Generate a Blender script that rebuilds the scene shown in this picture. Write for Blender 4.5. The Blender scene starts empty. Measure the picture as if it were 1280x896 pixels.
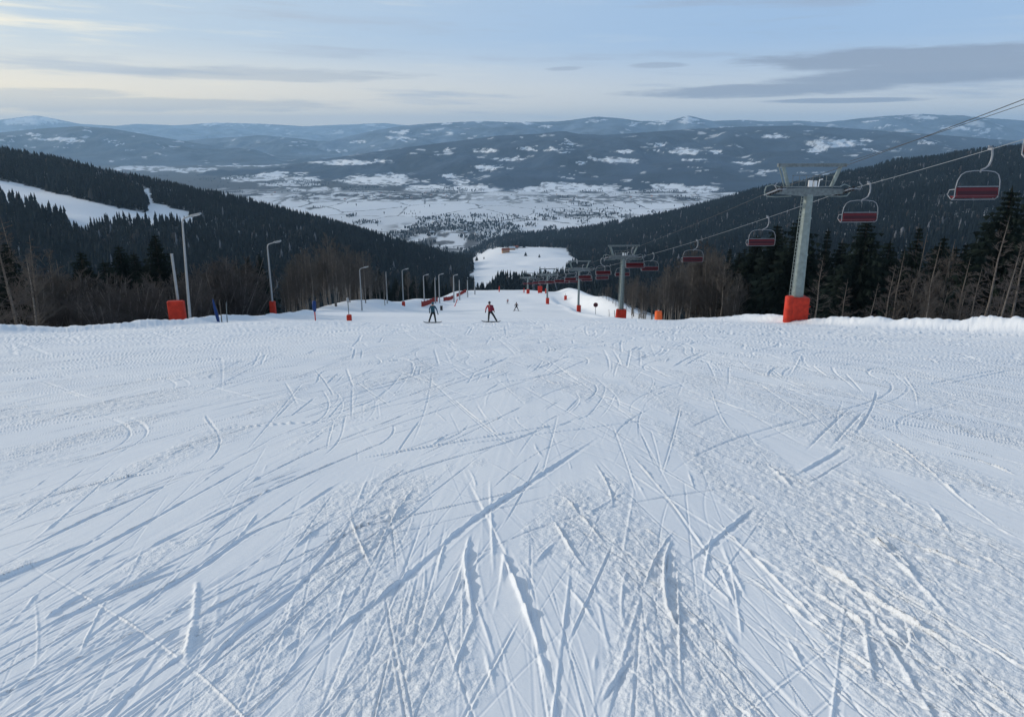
import bpy, math, random
import numpy as np
from mathutils import Vector, Matrix

S = bpy.context.scene
COL = S.collection
R = math.radians

# ------------------------------------------------------------------ camera
F, CX, CY = 930.0, 640.0, 448.0
PITCH = math.atan(283.0 / F)
CP, SP = math.cos(PITCH), math.sin(PITCH)
cam = bpy.data.cameras.new('camera')
camo = bpy.data.objects.new('camera', cam)
COL.objects.link(camo)
camo.rotation_euler = (math.pi / 2 - PITCH, 0, 0)
cam.sensor_width = 36
cam.lens = F / 1280 * 36
cam.clip_start = 0.1
cam.clip_end = 300000
S.camera = camo


def pt(u, v, Y):
    """a point of the place, Y metres ahead, seen in direction (u, v)"""
    a, b = (u - CX) / F, (CY - v) / F
    d = CP + b * SP
    return Vector((a / d * Y, Y, (-SP + b * CP) / d * Y))


def zr(v):
    b = (CY - v) / F
    return (-SP + b * CP) / (CP + b * SP)


def tr(u, v=270.0):
    b = (CY - v) / F
    return (u - CX) / F / (CP + b * SP)


def proj(x, y, z):
    d = y * CP - z * SP
    d = np.maximum(d, 1e-3)
    return CX + F * x / d, CY - F * (y * SP + z * CP) / d


# ------------------------------------------------------------------ noise
def _h(ix, iy, seed):
    h = (ix.astype(np.int64) * 374761393 + iy.astype(np.int64) * 668265263 + seed * 974634777) & 0x7fffffff
    h = ((h ^ (h >> 13)) * 1274126177) & 0x7fffffff
    h = h ^ (h >> 16)
    return (h & 0xffff).astype(np.float32) / 32767.5 - 1.0


def vnoise(x, y, seed=0):
    x = np.asarray(x, np.float64); y = np.asarray(y, np.float64)
    ix = np.floor(x); iy = np.floor(y)
    fx = (x - ix).astype(np.float32); fy = (y - iy).astype(np.float32)
    fx = fx * fx * fx * (fx * (fx * 6 - 15) + 10); fy = fy * fy * fy * (fy * (fy * 6 - 15) + 10)
    a = _h(ix, iy, seed); b = _h(ix + 1, iy, seed); c = _h(ix, iy + 1, seed); d = _h(ix + 1, iy + 1, seed)
    return (a + (b - a) * fx) * (1 - fy) + (c + (d - c) * fx) * fy


def fbm(x, y, seed=0, octv=4, gain=0.5):
    s = 0; a = 1.0
    for k in range(octv):
        s = s + a * vnoise(x * 2 ** k + 17.3 * k, y * 2 ** k - 9.1 * k, seed + k)
        a *= gain
    return s


def sstep(a, b, x):
    t = np.clip((x - a) / (b - a), 0, 1)
    return t * t * (3 - 2 * t)


def win(y, a, b, c, d):
    return sstep(a, b, y) * (1 - sstep(c, d, y))


# ------------------------------------------------------------------ materials
def mat(name, col=(0.5, 0.5, 0.5), rough=0.6, metal=0.0, spec=0.3, var=0.0, scale=4.0, bump=0.0, bscale=30.0):
    m = bpy.data.materials.new(name)
    m.use_nodes = True
    nt = m.node_tree
    b = nt.nodes['Principled BSDF']
    b.inputs['Base Color'].default_value = (*col, 1)
    b.inputs['Roughness'].default_value = rough
    b.inputs['Metallic'].default_value = metal
    b.inputs['Specular IOR Level'].default_value = spec
    if var > 0 or bump > 0:
        tc = nt.nodes.new('ShaderNodeTexCoord')
    if var > 0:
        n = nt.nodes.new('ShaderNodeTexNoise')
        n.inputs['Scale'].default_value = scale
        n.inputs['Detail'].default_value = 5
        nt.links.new(tc.outputs['Object'], n.inputs['Vector'])
        r = nt.nodes.new('ShaderNodeValToRGB')
        r.color_ramp.elements[0].position = 0.3
        r.color_ramp.elements[1].position = 0.7
        r.color_ramp.elements[0].color = (*[c * (1 - var) for c in col], 1)
        r.color_ramp.elements[1].color = (*[min(1, c * (1 + var)) for c in col], 1)
        nt.links.new(n.outputs['Fac'], r.inputs['Fac'])
        nt.links.new(r.outputs['Color'], b.inputs['Base Color'])
    if bump > 0:
        n2 = nt.nodes.new('ShaderNodeTexNoise')
        n2.inputs['Scale'].default_value = bscale
        n2.inputs['Detail'].default_value = 4
        nt.links.new(tc.outputs['Object'], n2.inputs['Vector'])
        bp = nt.nodes.new('ShaderNodeBump')
        bp.inputs['Strength'].default_value = bump
        bp.inputs['Distance'].default_value = 0.02
        nt.links.new(n2.outputs['Fac'], bp.inputs['Height'])
        nt.links.new(bp.outputs['Normal'], b.inputs['Normal'])
    return m


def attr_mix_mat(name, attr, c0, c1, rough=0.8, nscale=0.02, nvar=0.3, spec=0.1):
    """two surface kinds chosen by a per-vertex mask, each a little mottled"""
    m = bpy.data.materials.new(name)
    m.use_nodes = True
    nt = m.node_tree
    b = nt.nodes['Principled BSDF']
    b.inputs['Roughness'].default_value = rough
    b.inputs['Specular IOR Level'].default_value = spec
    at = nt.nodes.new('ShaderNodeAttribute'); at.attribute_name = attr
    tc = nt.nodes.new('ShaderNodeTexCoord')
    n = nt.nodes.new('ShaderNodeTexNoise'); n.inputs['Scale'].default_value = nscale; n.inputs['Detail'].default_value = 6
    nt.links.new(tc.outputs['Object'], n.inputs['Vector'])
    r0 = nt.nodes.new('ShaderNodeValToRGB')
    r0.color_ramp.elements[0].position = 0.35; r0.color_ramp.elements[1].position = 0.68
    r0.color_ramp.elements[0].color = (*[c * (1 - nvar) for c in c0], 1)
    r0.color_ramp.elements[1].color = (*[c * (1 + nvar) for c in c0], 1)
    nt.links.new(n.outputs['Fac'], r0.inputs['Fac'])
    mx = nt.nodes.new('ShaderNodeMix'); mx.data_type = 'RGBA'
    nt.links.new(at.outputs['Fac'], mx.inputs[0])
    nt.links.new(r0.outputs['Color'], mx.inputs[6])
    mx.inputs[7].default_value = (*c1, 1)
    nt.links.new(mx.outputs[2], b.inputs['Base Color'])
    return m


M = {}
SNOW = (0.82, 0.85, 0.88)


def snow_material():
    m = bpy.data.materials.new('groomed_snow')
    m.use_nodes = True
    nt = m.node_tree; L = nt.links
    b = nt.nodes['Principled BSDF']
    b.inputs['Base Color'].default_value = (*SNOW, 1)
    b.inputs['Roughness'].default_value = 0.55
    b.inputs['Specular IOR Level'].default_value = 0.25
    tc = nt.nodes.new('ShaderNodeTexCoord')
    at = nt.nodes.new('ShaderNodeAttribute'); at.attribute_name = 'loose'
    prev = None
    for sc, st, dist, det in ((22, 0.9, 0.022, 4), (75, 0.8, 0.008, 3)):
        n = nt.nodes.new('ShaderNodeTexNoise')
        n.inputs['Scale'].default_value = sc; n.inputs['Detail'].default_value = det
        n.inputs['Roughness'].default_value = 0.6
        L.new(tc.outputs['Object'], n.inputs['Vector'])
        mu = nt.nodes.new('ShaderNodeMath'); mu.operation = 'MULTIPLY'; mu.inputs[1].default_value = st
        L.new(at.outputs['Fac'], mu.inputs[0])
        bp = nt.nodes.new('ShaderNodeBump')
        bp.inputs['Distance'].default_value = dist
        L.new(mu.outputs[0], bp.inputs['Strength'])
        L.new(n.outputs['Fac'], bp.inputs['Height'])
        if prev: L.new(prev.outputs['Normal'], bp.inputs['Normal'])
        prev = bp
    L.new(prev.outputs['Normal'], b.inputs['Normal'])
    # faint tone differences of hard pack against loose snow
    n = nt.nodes.new('ShaderNodeTexNoise'); n.inputs['Scale'].default_value = 0.35; n.inputs['Detail'].default_value = 6
    L.new(tc.outputs['Object'], n.inputs['Vector'])
    r = nt.nodes.new('ShaderNodeValToRGB')
    r.color_ramp.elements[0].position = 0.3; r.color_ramp.elements[1].position = 0.7
    r.color_ramp.elements[0].color = (0.76, 0.80, 0.85, 1); r.color_ramp.elements[1].color = (0.86, 0.88, 0.90, 1)
    L.new(n.outputs['Fac'], r.inputs['Fac']); L.new(r.outputs['Color'], b.inputs['Base Color'])
    return m


M['snow'] = snow_material()
M['galv'] = mat('galvanised_steel', (0.21, 0.26, 0.26), 0.45, 0.35, 0.5, 0.18, 3.0)
M['galv_dark'] = mat('weathered_steel', (0.16, 0.19, 0.20), 0.55, 0.3, 0.4, 0.25, 4.0)
M['lamp_grey'] = mat('lamp_post_grey', (0.32, 0.34, 0.36), 0.5, 0.3, 0.4, 0.1, 3.0)
M['pale'] = mat('pale_tube', (0.25, 0.27, 0.30), 0.4, 0.2, 0.5, 0.1, 6.0)
M['pad'] = mat('red_safety_mat', (0.50, 0.036, 0.017), 0.65, 0, 0.25, 0.25, 2.5, 0.6, 5)
M['pad_orange'] = mat('orange_safety_mat', (0.75, 0.13, 0.03), 0.6, 0, 0.3, 0.15, 2.5, 0.25, 9)
M['seat_red'] = mat('seat_red', (0.12, 0.006, 0.012), 0.5, 0, 0.35, 0.15, 5)
M['seat_dark'] = mat('seat_dark', (0.05, 0.010, 0.018), 0.6)
M['rope'] = mat('steel_rope', (0.26, 0.29, 0.32), 0.5, 0.2)
M['wire'] = mat('dark_wire', (0.06, 0.065, 0.07), 0.6)
M['blue'] = mat('blue_cloth', (0.009, 0.04, 0.16), 0.6)
M['red_net'] = mat('red_net', (0.26, 0.022, 0.018), 0.7)
M['black'] = mat('black_plastic', (0.02, 0.02, 0.022), 0.5)
M['white'] = mat('white_paint', (0.75, 0.76, 0.78), 0.5)
M['wood'] = mat('grey_wood', (0.13, 0.11, 0.09), 0.8, var=0.3, scale=8)
M['bark_dark'] = mat('spruce_bark', (0.05, 0.04, 0.033), 0.9, var=0.3, scale=6)
M['bark_pale'] = mat('pale_bark', (0.13, 0.112, 0.098), 0.85, var=0.35, scale=5)
M['bark_grove'] = mat('grey_bark', (0.17, 0.155, 0.14), 0.85, var=0.4, scale=4)
M['twig'] = mat('brown_twigs', (0.074, 0.064, 0.059), 0.9, var=0.25, scale=1.2)
M['twig_grey'] = mat('grey_twigs', (0.086, 0.077, 0.07), 0.9, var=0.25, scale=1.2)
M['needle'] = mat('spruce_needles', (0.013, 0.021, 0.017), 0.85, spec=0.1, var=0.45, scale=1.6)


def forest_mat(name, c_lo, c_hi):
    m = bpy.data.materials.new(name); m.use_nodes = True
    nt = m.node_tree; b = nt.nodes['Principled BSDF']
    b.inputs['Roughness'].default_value = 0.9; b.inputs['Specular IOR Level'].default_value = 0.05
    at = nt.nodes.new('ShaderNodeAttribute'); at.attribute_name = 'tint'
    r = nt.nodes.new('ShaderNodeValToRGB')
    e = r.color_ramp.elements
    e[0].position = 0; e[0].color = (*c_lo, 1)
    e[1].position = 0.8; e[1].color = (*c_hi, 1)
    k = e.new(0.9); k.color = (0.06, 0.053, 0.05, 1)
    k = e.new(1.0); k.color = (0.15, 0.16, 0.18, 1)
    nt.links.new(at.outputs['Fac'], r.inputs['Fac'])
    nt.links.new(r.outputs['Color'], b.inputs['Base Color'])
    return m


M['forest'] = forest_mat('forest_foliage', (0.004, 0.008, 0.011), (0.013, 0.020, 0.023))


# ------------------------------------------------------------------ object helpers
def np_mesh(name, V, Q, m=None, smooth=True, attrs=None):
    V = np.ascontiguousarray(V, np.float32); Q = np.ascontiguousarray(Q, np.int32)
    me = bpy.data.meshes.new(name)
    n, k = Q.shape
    me.vertices.add(len(V)); me.vertices.foreach_set('co', V.ravel())
    me.loops.add(n * k); me.loops.foreach_set('vertex_index', Q.ravel())
    me.polygons.add(n); me.polygons.foreach_set('loop_start', np.arange(0, n * k, k, dtype=np.int32))
    if smooth: me.polygons.foreach_set('use_smooth', np.ones(n, bool))
    for an, av in (attrs or {}).items():
        a = me.attributes.new(an, 'FLOAT', 'POINT'); a.data.foreach_set('value', np.ascontiguousarray(av, np.float32).ravel())
    me.update(calc_edges=True)
    if m: me.materials.append(m)
    return me


def grid_quads(nr, nc):
    i = np.arange((nr - 1) * nc).reshape(nr - 1, nc)[:, :-1].ravel()
    return np.stack([i, i + 1, i + nc + 1, i + nc], 1)


def link(name, me, parent=None):
    o = bpy.data.objects.new(name, me); COL.objects.link(o)
    if parent: o.parent = parent
    return o


def tag(o, label=None, cat=None, group=None, kind=None):
    if label: o['label'] = label
    if cat: o['category'] = cat
    if group: o['group'] = group
    if kind: o['kind'] = kind
    return o


def empty(name, loc=(0, 0, 0), rz=0.0):
    o = bpy.data.objects.new(name, None); COL.objects.link(o)
    o.location = loc; o.rotation_euler = (0, 0, rz); o.empty_display_size = 0.2
    return o


def copy_tree(o, parent=None):
    c = o.copy(); COL.objects.link(c)
    if parent: c.parent = parent
    for ch in list(o.children): copy_tree(ch, c)
    return c


class MB:
    """collects simple shapes into one mesh"""
    def __init__(s): s.v = []; s.f = []; s.sm = []

    def add(s, vs, fs, smooth=False):
        o = len(s.v); s.v += [tuple(v) for v in vs]
        s.f += [tuple(i + o for i in f) for f in fs]; s.sm += [smooth] * len(fs)

    def box(s, c, d, rot=None, bev=0.0):
        hx, hy, hz = d[0] / 2, d[1] / 2, d[2] / 2
        if bev <= 0:
            vs = [Vector((x * hx, y * hy, z * hz)) for z in (-1, 1) for y in (-1, 1) for x in (-1, 1)]
            fs = [(0, 2, 3, 1), (4, 5, 7, 6), (0, 1, 5, 4), (2, 6, 7, 3), (0, 4, 6, 2), (1, 3, 7, 5)]
        else:   # chamfered all round: three rings, top and bottom caps
            b = bev; vs = []; fs = []
            def ring(ix, z):
                for (sx, sy) in ((1, 1), (-1, 1), (-1, -1), (1, -1)):
                    pts = [(sx * (hx - ix), sy * (hy - ix - b)), (sx * (hx - ix - b), sy * (hy - ix))]
                    if sx * sy < 0: pts.reverse()
                    for p in pts: vs.append(Vector((p[0], p[1], z)))
            ring(b * .6, -hz); ring(0, -hz + b * .7); ring(0, hz - b * .7); ring(b * .6, hz)
            for r in range(3):
                for k in range(8):
                    fs.append((r * 8 + k, r * 8 + (k + 1) % 8, (r + 1) * 8 + (k + 1) % 8, (r + 1) * 8 + k))
            fs.append(tuple(range(7, -1, -1))); fs.append(tuple(range(24, 32)))
        mt = rot or Matrix.Identity(3)
        s.add([mt @ v + Vector(c) for v in vs], fs)

    def tube(s, pts, rad, n=8, cap=True, smooth=True):
        pts = [Vector(p) for p in pts]
        if not isinstance(rad, (list, tuple)): rad = [rad] * len(pts)
        vs = []; fs = []
        up = None
        for i, p in enumerate(pts):
            d = (pts[min(i + 1, len(pts) - 1)] - pts[max(i - 1, 0)])
            if d.length < 1e-9: d = Vector((0, 0, 1))
            d.normalize()
            if up is None:
                up = Vector((0, 0, 1)) if abs(d.z) < .9 else Vector((1, 0, 0))
            a = d.cross(up)
            if a.length < 1e-5: a = d.orthogonal()
            a.normalize(); b = a.cross(d).normalized(); up = b
            for k in range(n):
                t = 2 * math.pi * k / n
                vs.append(p + (a * math.cos(t) + b * math.sin(t)) * rad[i])
        for i in range(len(pts) - 1):
            for k in range(n):
                fs.append((i * n + k, i * n + (k + 1) % n, (i + 1) * n + (k + 1) % n, (i + 1) * n + k))
        s.add(vs, fs, smooth)
        if cap:
            s.add(vs[:n], [tuple(range(n - 1, -1, -1))]); s.add(vs[-n:], [tuple(range(n))])

    def ball(s, c, r, n=8, m=6, sc=(1, 1, 1)):
        vs = [Vector((c[0], c[1], c[2] - r * sc[2]))]; fs = []
        for j in range(1, m):
            a = math.pi * j / m
            for k in range(n):
                t = 2 * math.pi * k / n
                vs.append(Vector((c[0] + r * sc[0] * math.sin(a) * math.cos(t), c[1] + r * sc[1] * math.sin(a) * math.sin(t), c[2] - r * sc[2] * math.cos(a))))
        vs.append(Vector((c[0], c[1], c[2] + r * sc[2])))
        for k in range(n): fs.append((0, 1 + (k + 1) % n, 1 + k))
        for j in range(m - 2):
            for k in range(n):
                a = 1 + j * n; fs.append((a + k, a + (k + 1) % n, a + n + (k + 1) % n, a + n + k))
        a = 1 + (m - 2) * n
        for k in range(n): fs.append((a + k, a + (k + 1) % n, len(vs) - 1))
        s.add(vs, fs, True)

    def mesh(s, name, m):
        me = bpy.data.meshes.new(name); me.from_pydata(s.v, [], s.f)
        me.polygons.foreach_set('use_smooth', s.sm)
        if m: me.materials.append(m)
        me.update(); return me

    def build(s, name, m, parent=None): return link(name, s.mesh(name, m), parent)


# ------------------------------------------------------------------ terrain shape
_yk = np.array([-80, 0, 62, 144, 200, 263, 310, 345, 380, 430, 500, 600, 800, 1500, 4000.])
_zk = np.array([16.2, -1.65, -15.5, -34.4, -46.6, -59.4, -67.0, -71.6, -79.0, -97, -128, -175, -260, -420, -600.])
_yd = np.arange(-80, 4001, 1.0)
_zd = np.interp(_yd, _yk, _zk)
_ker = np.hanning(25); _ker /= _ker.sum()
_zd = np.convolve(np.pad(_zd, 12, mode='reflect', reflect_type='odd'), _ker, 'valid')


def centre(y): return np.interp(y, _yd, _zd)


def lip(y): return np.interp(y, [60, 74, 85, 144, 220, 300, 340], [32, 11.5, 11, 13.6, 17, 15.5, 15])


def xleft(y): return np.interp(y, [-50, 0, 90, 115, 140, 190, 240, 300, 345], [-26.6, -26.6, -26.8, -31, -35, -35, -31, -27, -24])


def xright(y): return np.interp(y, [-50, 0, 58, 66, 80, 110, 140, 200, 250, 340], [26.8, 26.8, 26.4, 22.5, 18, 20.5, 27, 29, 31, 27])


# columns of the valley sides: direction u -> (distance, height seen at row v)
_cols = {
    -320: [(200, 430), (330, 425), (560, 360), (900, 260), (1300, 152), (1800, 150), (2600, 230), (3700, 300)],
    0: [(200, 450), (330, 440), (560, 380), (900, 290), (1150, 235), (1450, 187), (1900, 197), (2800, 265), (3700, 310)],
    100: [(200, 450), (330, 440), (560, 390), (900, 306), (1150, 252), (1450, 209), (1900, 222), (2800, 275), (3700, 310)],
    200: [(200, 450), (330, 440), (560, 395), (900, 320), (1150, 272), (1450, 232), (1900, 247), (2800, 285), (3700, 312)],
    300: [(200, 450), (330, 440), (560, 398), (900, 332), (1150, 290), (1450, 256), (1900, 268), (2800, 295), (3700, 314)],
    400: [(200, 450), (330, 436), (560, 400), (900, 345), (1150, 310), (1450, 280), (1900, 290), (2800, 305), (3700, 316)],
    500: [(200, 450), (330, 432), (560, 398), (900, 358), (1150, 332), (1450, 309), (1900, 316), (2800, 318), (3700, 318)],
    570: [(200, 450), (330, 430), (560, 395), (900, 366), (1150, 350), (1450, 334), (1800, 330), (2100, 333), (2800, 322), (3700, 318)],
    625: [(200, 450), (330, 430), (560, 392), (900, 357), (1150, 347), (1450, 331), (1850, 310), (2000, 309), (2200, 316), (2600, 307), (2900, 293), (3300, 306), (3700, 318)],
    690: [(200, 450), (330, 430), (560, 392), (900, 357), (1150, 347), (1450, 331), (1850, 310), (2000, 309), (2150, 312), (2600, 296), (2800, 290), (3300, 306), (3700, 318)],
    745: [(200, 450), (330, 432), (560, 395), (900, 364), (1150, 350), (1450, 333), (1800, 322), (2100, 305), (2600, 287), (2800, 286), (3300, 303), (3700, 316)],
    850: [(200, 450), (330, 438), (560, 398), (900, 360), (1250, 333), (1700, 305), (2100, 283), (2500, 265), (2900, 268), (3700, 312)],
    950: [(200, 450), (330, 440), (560, 398), (900, 350), (1250, 315), (1700, 280), (2100, 254), (2400, 240), (2800, 246), (3700, 308)],
    1100: [(200, 450), (330, 440), (560, 392), (900, 335), (1250, 290), (1700, 245), (2200, 208), (2600, 214), (3700, 300)],
    1280: [(200, 450), (330, 440), (560, 385), (900, 318), (1250, 262), (1700, 212), (2100, 183), (2600, 186), (3700, 290)],
    1650: [(200, 450), (330, 436), (560, 370), (900, 290), (1250, 225), (1700, 165), (2100, 130), (2600, 130), (3700, 280)],
}
_us = sorted(_cols)
_tk = np.array([tr(u) for u in _us])
_NLY, _NT = 360, 420
_lyg = np.linspace(math.log(190), math.log(3700), _NLY)
_tg = np.linspace(_tk[0], _tk[-1], _NT)
_zc = np.stack([np.interp(np.exp(_lyg), [k[0] for k in _cols[u]], [zr(k[1]) * k[0] for k in _cols[u]]) for u in _us])
_Zm = np.empty((_NT, _NLY))
for _j in range(_NLY): _Zm[:, _j] = np.interp(_tg, _tk, _zc[:, _j])
_k2 = np.hanning(15); _k2 /= _k2.sum()
for _ax in (0, 1):
    _Zm = np.apply_along_axis(lambda r: np.convolve(np.pad(r, 7, mode='reflect', reflect_type='odd'), _k2, 'valid'), _ax, _Zm)


def mid(x, y):
    ys = np.clip(y, 191, 3699)
    t = np.clip(x / np.maximum(y, 60), _tg[0] + 1e-4, _tg[-1] - 1e-4)
    fi = (t - _tg[0]) / (_tg[1] - _tg[0]); fj = (np.log(ys) - _lyg[0]) / (_lyg[1] - _lyg[0])
    i = np.clip(fi.astype(int), 0, _NT - 2); j = np.clip(fj.astype(int), 0, _NLY - 2)
    a = fi - i; b = fj - j
    z = (_Zm[i, j] * (1 - a) + _Zm[i + 1, j] * a) * (1 - b) + (_Zm[i, j + 1] * (1 - a) + _Zm[i + 1, j + 1] * a) * b
    amp = sstep(300, 1000, y)
    z = z + amp * (5.0 * vnoise(x / 130, y / 130, 3) + 2.0 * vnoise(x / 45, y / 45, 4))
    return np.where(y < 191, z - 0.45 * (191 - y) * 0 , z)


def spine(x, y):
    c = centre(y)
    z = c + 0.25 * vnoise(x / 9, y / 14, 11) * sstep(4, 25, y) + 0.5 * vnoise(x / 22, y / 40, 12) * sstep(70, 130, y)
    z = z + 2.7 * np.exp(-np.square((x + 31) / 6.0)) * win(y, 112, 150, 250, 335) * (1 - 0.35 * sstep(170, 260, y))
    d = lip(y)
    z = z - 1.35 * sstep(0, 3.5, x - d) * win(y, 69, 82, 280, 330)
    z = z + np.interp(y, [110, 140, 200, 250, 335], [0, 0.6, 2.6, 4.6, 1.5]) * sstep(-7, 0, x - xright(y))
    # ploughed lip along the piste edge
    z = z + 0.22 * np.exp(-np.square((x - d + 0.6) / 0.8)) * win(y, 74, 80, 250, 320)
    xl, xr = xleft(y), xright(y)
    lump = 0.75 + 0.35 * vnoise(x / 2.2, y / 3.0, 5) + 0.12 * vnoise(x / 0.6, y / 0.8, 6) + 0.06 * vnoise(x / 0.2, y / 0.25, 7)
    near = 1 - sstep(95, 125, y)
    z = z + near * 0.58 * lump * np.exp(-np.square((x - xl - 0.9) / 1.0))
    nearr = 1 - sstep(84, 100, y)
    z = z + nearr * (0.62 * lump + 0.1) * np.exp(-np.square((x - xr + 0.9) / (1.1 + 1.5 * sstep(60, 70, y))))
    dl = np.maximum(xl - x, 0); dr = np.maximum(x - xr, 0)
    z = z - 0.42 * dl * dl / (dl + 2.5) - 0.42 * dr * dr / (dr + 2.5)
    return z


def H(x, y):
    x = np.asarray(x, float); y = np.asarray(y, float)
    s = spine(x, y); m = mid(x, y)
    m = np.where(y < 150, -1e4, m)
    k = 6.0
    e = np.clip((m - s) / k * 0.5 + 0.5, 0, 1)
    return s * (1 - e) + m * e + k * e * (1 - e) * 0.5 * np.where(m < -9e3, 0, 1)


def G(x, y): return float(H(np.array([x]), np.array([y]))[0])


# clearings of the wooded sides, as outlines seen from the top of the run
CLEAR = [
    [(-80, 205), (-20, 222), (20, 228), (60, 240), (105, 250), (150, 261), (183, 265), (186, 255), (178, 238), (184, 236), (192, 252), (215, 260), (238, 266), (242, 280), (215, 276), (180, 283), (120, 279), (108, 292), (60, 268), (0, 249), (-80, 232)],
    [(598, 317), (622, 309), (705, 309), (716, 322), (728, 331), (700, 346), (640, 352), (600, 372), (578, 352), (592, 338), (588, 328)],
    [(560, 290), (592, 285), (600, 292), (575, 300), (556, 300)],
    [(706, 284), (722, 281), (733, 281), (724, 287), (708, 288)], [(752, 281), (766, 278), (766, 283), (752, 285)], [(770, 280), (784, 275), (788, 278), (772, 284)],
    [(486, 240), (510, 242), (520, 246), (500, 247)],
]


def inpoly(u, v, poly):
    ins = np.zeros(u.shape, bool)
    n = len(poly)
    for i in range(n):
        x1, y1 = poly[i]; x2, y2 = poly[(i + 1) % n]
        if y1 == y2: continue
        c = ((y1 > v) != (y2 > v)) & (u < (x2 - x1) * (v - y1) / (y2 - y1) + x1)
        ins ^= c
    return ins


def cleared(x, y, z):
    u, v = proj(x, y, z)
    u = u + 3.0 * vnoise(x / 30, y / 30, 41); v = v + 1.5 * vnoise(x / 25, y / 25, 42)
    r = np.zeros(u.shape, bool)
    for p in CLEAR: r |= inpoly(u, v, p)
    return r


# ------------------------------------------------------------------ the near snow with its ski tracks
rng = np.random.default_rng(7)
random.seed(7)
OFF = 2.0
vrow = np.concatenate([np.arange(985, 520, -0.82), np.arange(520, 401.5, -0.5)])
thr = np.array([-zr(v) for v in vrow])
Yrow = 1.65 / np.maximum(thr - 0.2236, 1e-4)
Yrow = Yrow[(Yrow > 0.9) & (Yrow < 74)]
Yrow = np.concatenate([Yrow[Yrow < 60], np.arange(max(Yrow[Yrow < 60]) + .35, 88, 0.35)])
NC = 1760
tcol = np.linspace(-0.84, 0.84, NC)
X = tcol[None, :] * (Yrow[:, None] + OFF); Y = np.broadcast_to(Yrow[:, None], X.shape).copy()
NR = len(Yrow)
Z = H(X, Y)
dYr = np.gradient(Yrow)[:, None]
dXr = ((tcol[1] - tcol[0]) * (Yrow + OFF))[:, None]

def ground_xy_(u, v):
    y = 1.65 / (-zr(v) - 0.2236); b = (CY - v) / F
    return (u - CX) / F / (CP + b * SP) * y, y


# loose, scraped snow: patches drawn out along the way people slide
hd = -0.012 * X + 0.05
ca, sa = np.cos(hd), np.sin(hd)
pa = X * ca - Y * sa; pb = X * sa + Y * ca
patch = fbm(pa / 0.6, pb / 2.6, 21, 3) + 0.55 * fbm(X / 5, Y / 9, 25, 2)
_g = ground_xy_(248, 785)
patch = patch + 1.3 * np.exp(-np.square((X - _g[0]) / .07) - np.square((Y - _g[1]) / .45))
pm = sstep(-0.02, 0.22, patch + 0.18 * vnoise(X / 0.12, Y / 0.2, 28)) * (0.55 + 0.45 * sstep(0.1, 1.0, patch))
micro = np.zeros_like(Z)
for lam, amp, sd in ((0.16, 0.0022, 31), (0.07, 0.0032, 32), (0.036, 0.0034, 33), (0.02, 0.0020, 34)):
    w = np.clip(lam / (2.2 * np.maximum(dXr, dYr * 0.35)), 0, 1) ** 2
    n = vnoise(pa / (lam * 0.9), pb / (lam * 1.5), sd)
    micro += amp * w * n
crumb = np.maximum(vnoise(X / 0.055, Y / 0.07, 35) - 0.25, 0) * 0.016 * np.clip(0.06 / np.maximum(dXr, dYr * .5), 0, 1)
Z += micro * (0.07 + 1.1 * pm) + 0.8 * crumb * pm + 0.004 * pm
Z += 0.0045 * fbm(X / 1.1, Y / 2.2, 36, 3) + 0.007 * vnoise(pa / 0.55, pb / 2.4, 39) * sstep(5, 16, Y)
Z += 0 * X * (1 - sstep(30, 70, Y) * 0.3)
# fine straight grooming and slide streaks
st = vnoise(pa / 0.045, pb / 4.0, 37) + 0.7 * vnoise(pa / 0.11, pb / 5.0, 38)
Z += 0.0009 * st * np.clip((0.045 / dXr - 1.2) / 2, 0, 1)

D = np.full(Z.shape, 9.0, np.float32); SG = np.zeros(Z.shape, np.float32); AL = np.zeros(Z.shape, np.float32)
Zadd = np.zeros(Z.shape, np.float32)


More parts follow.
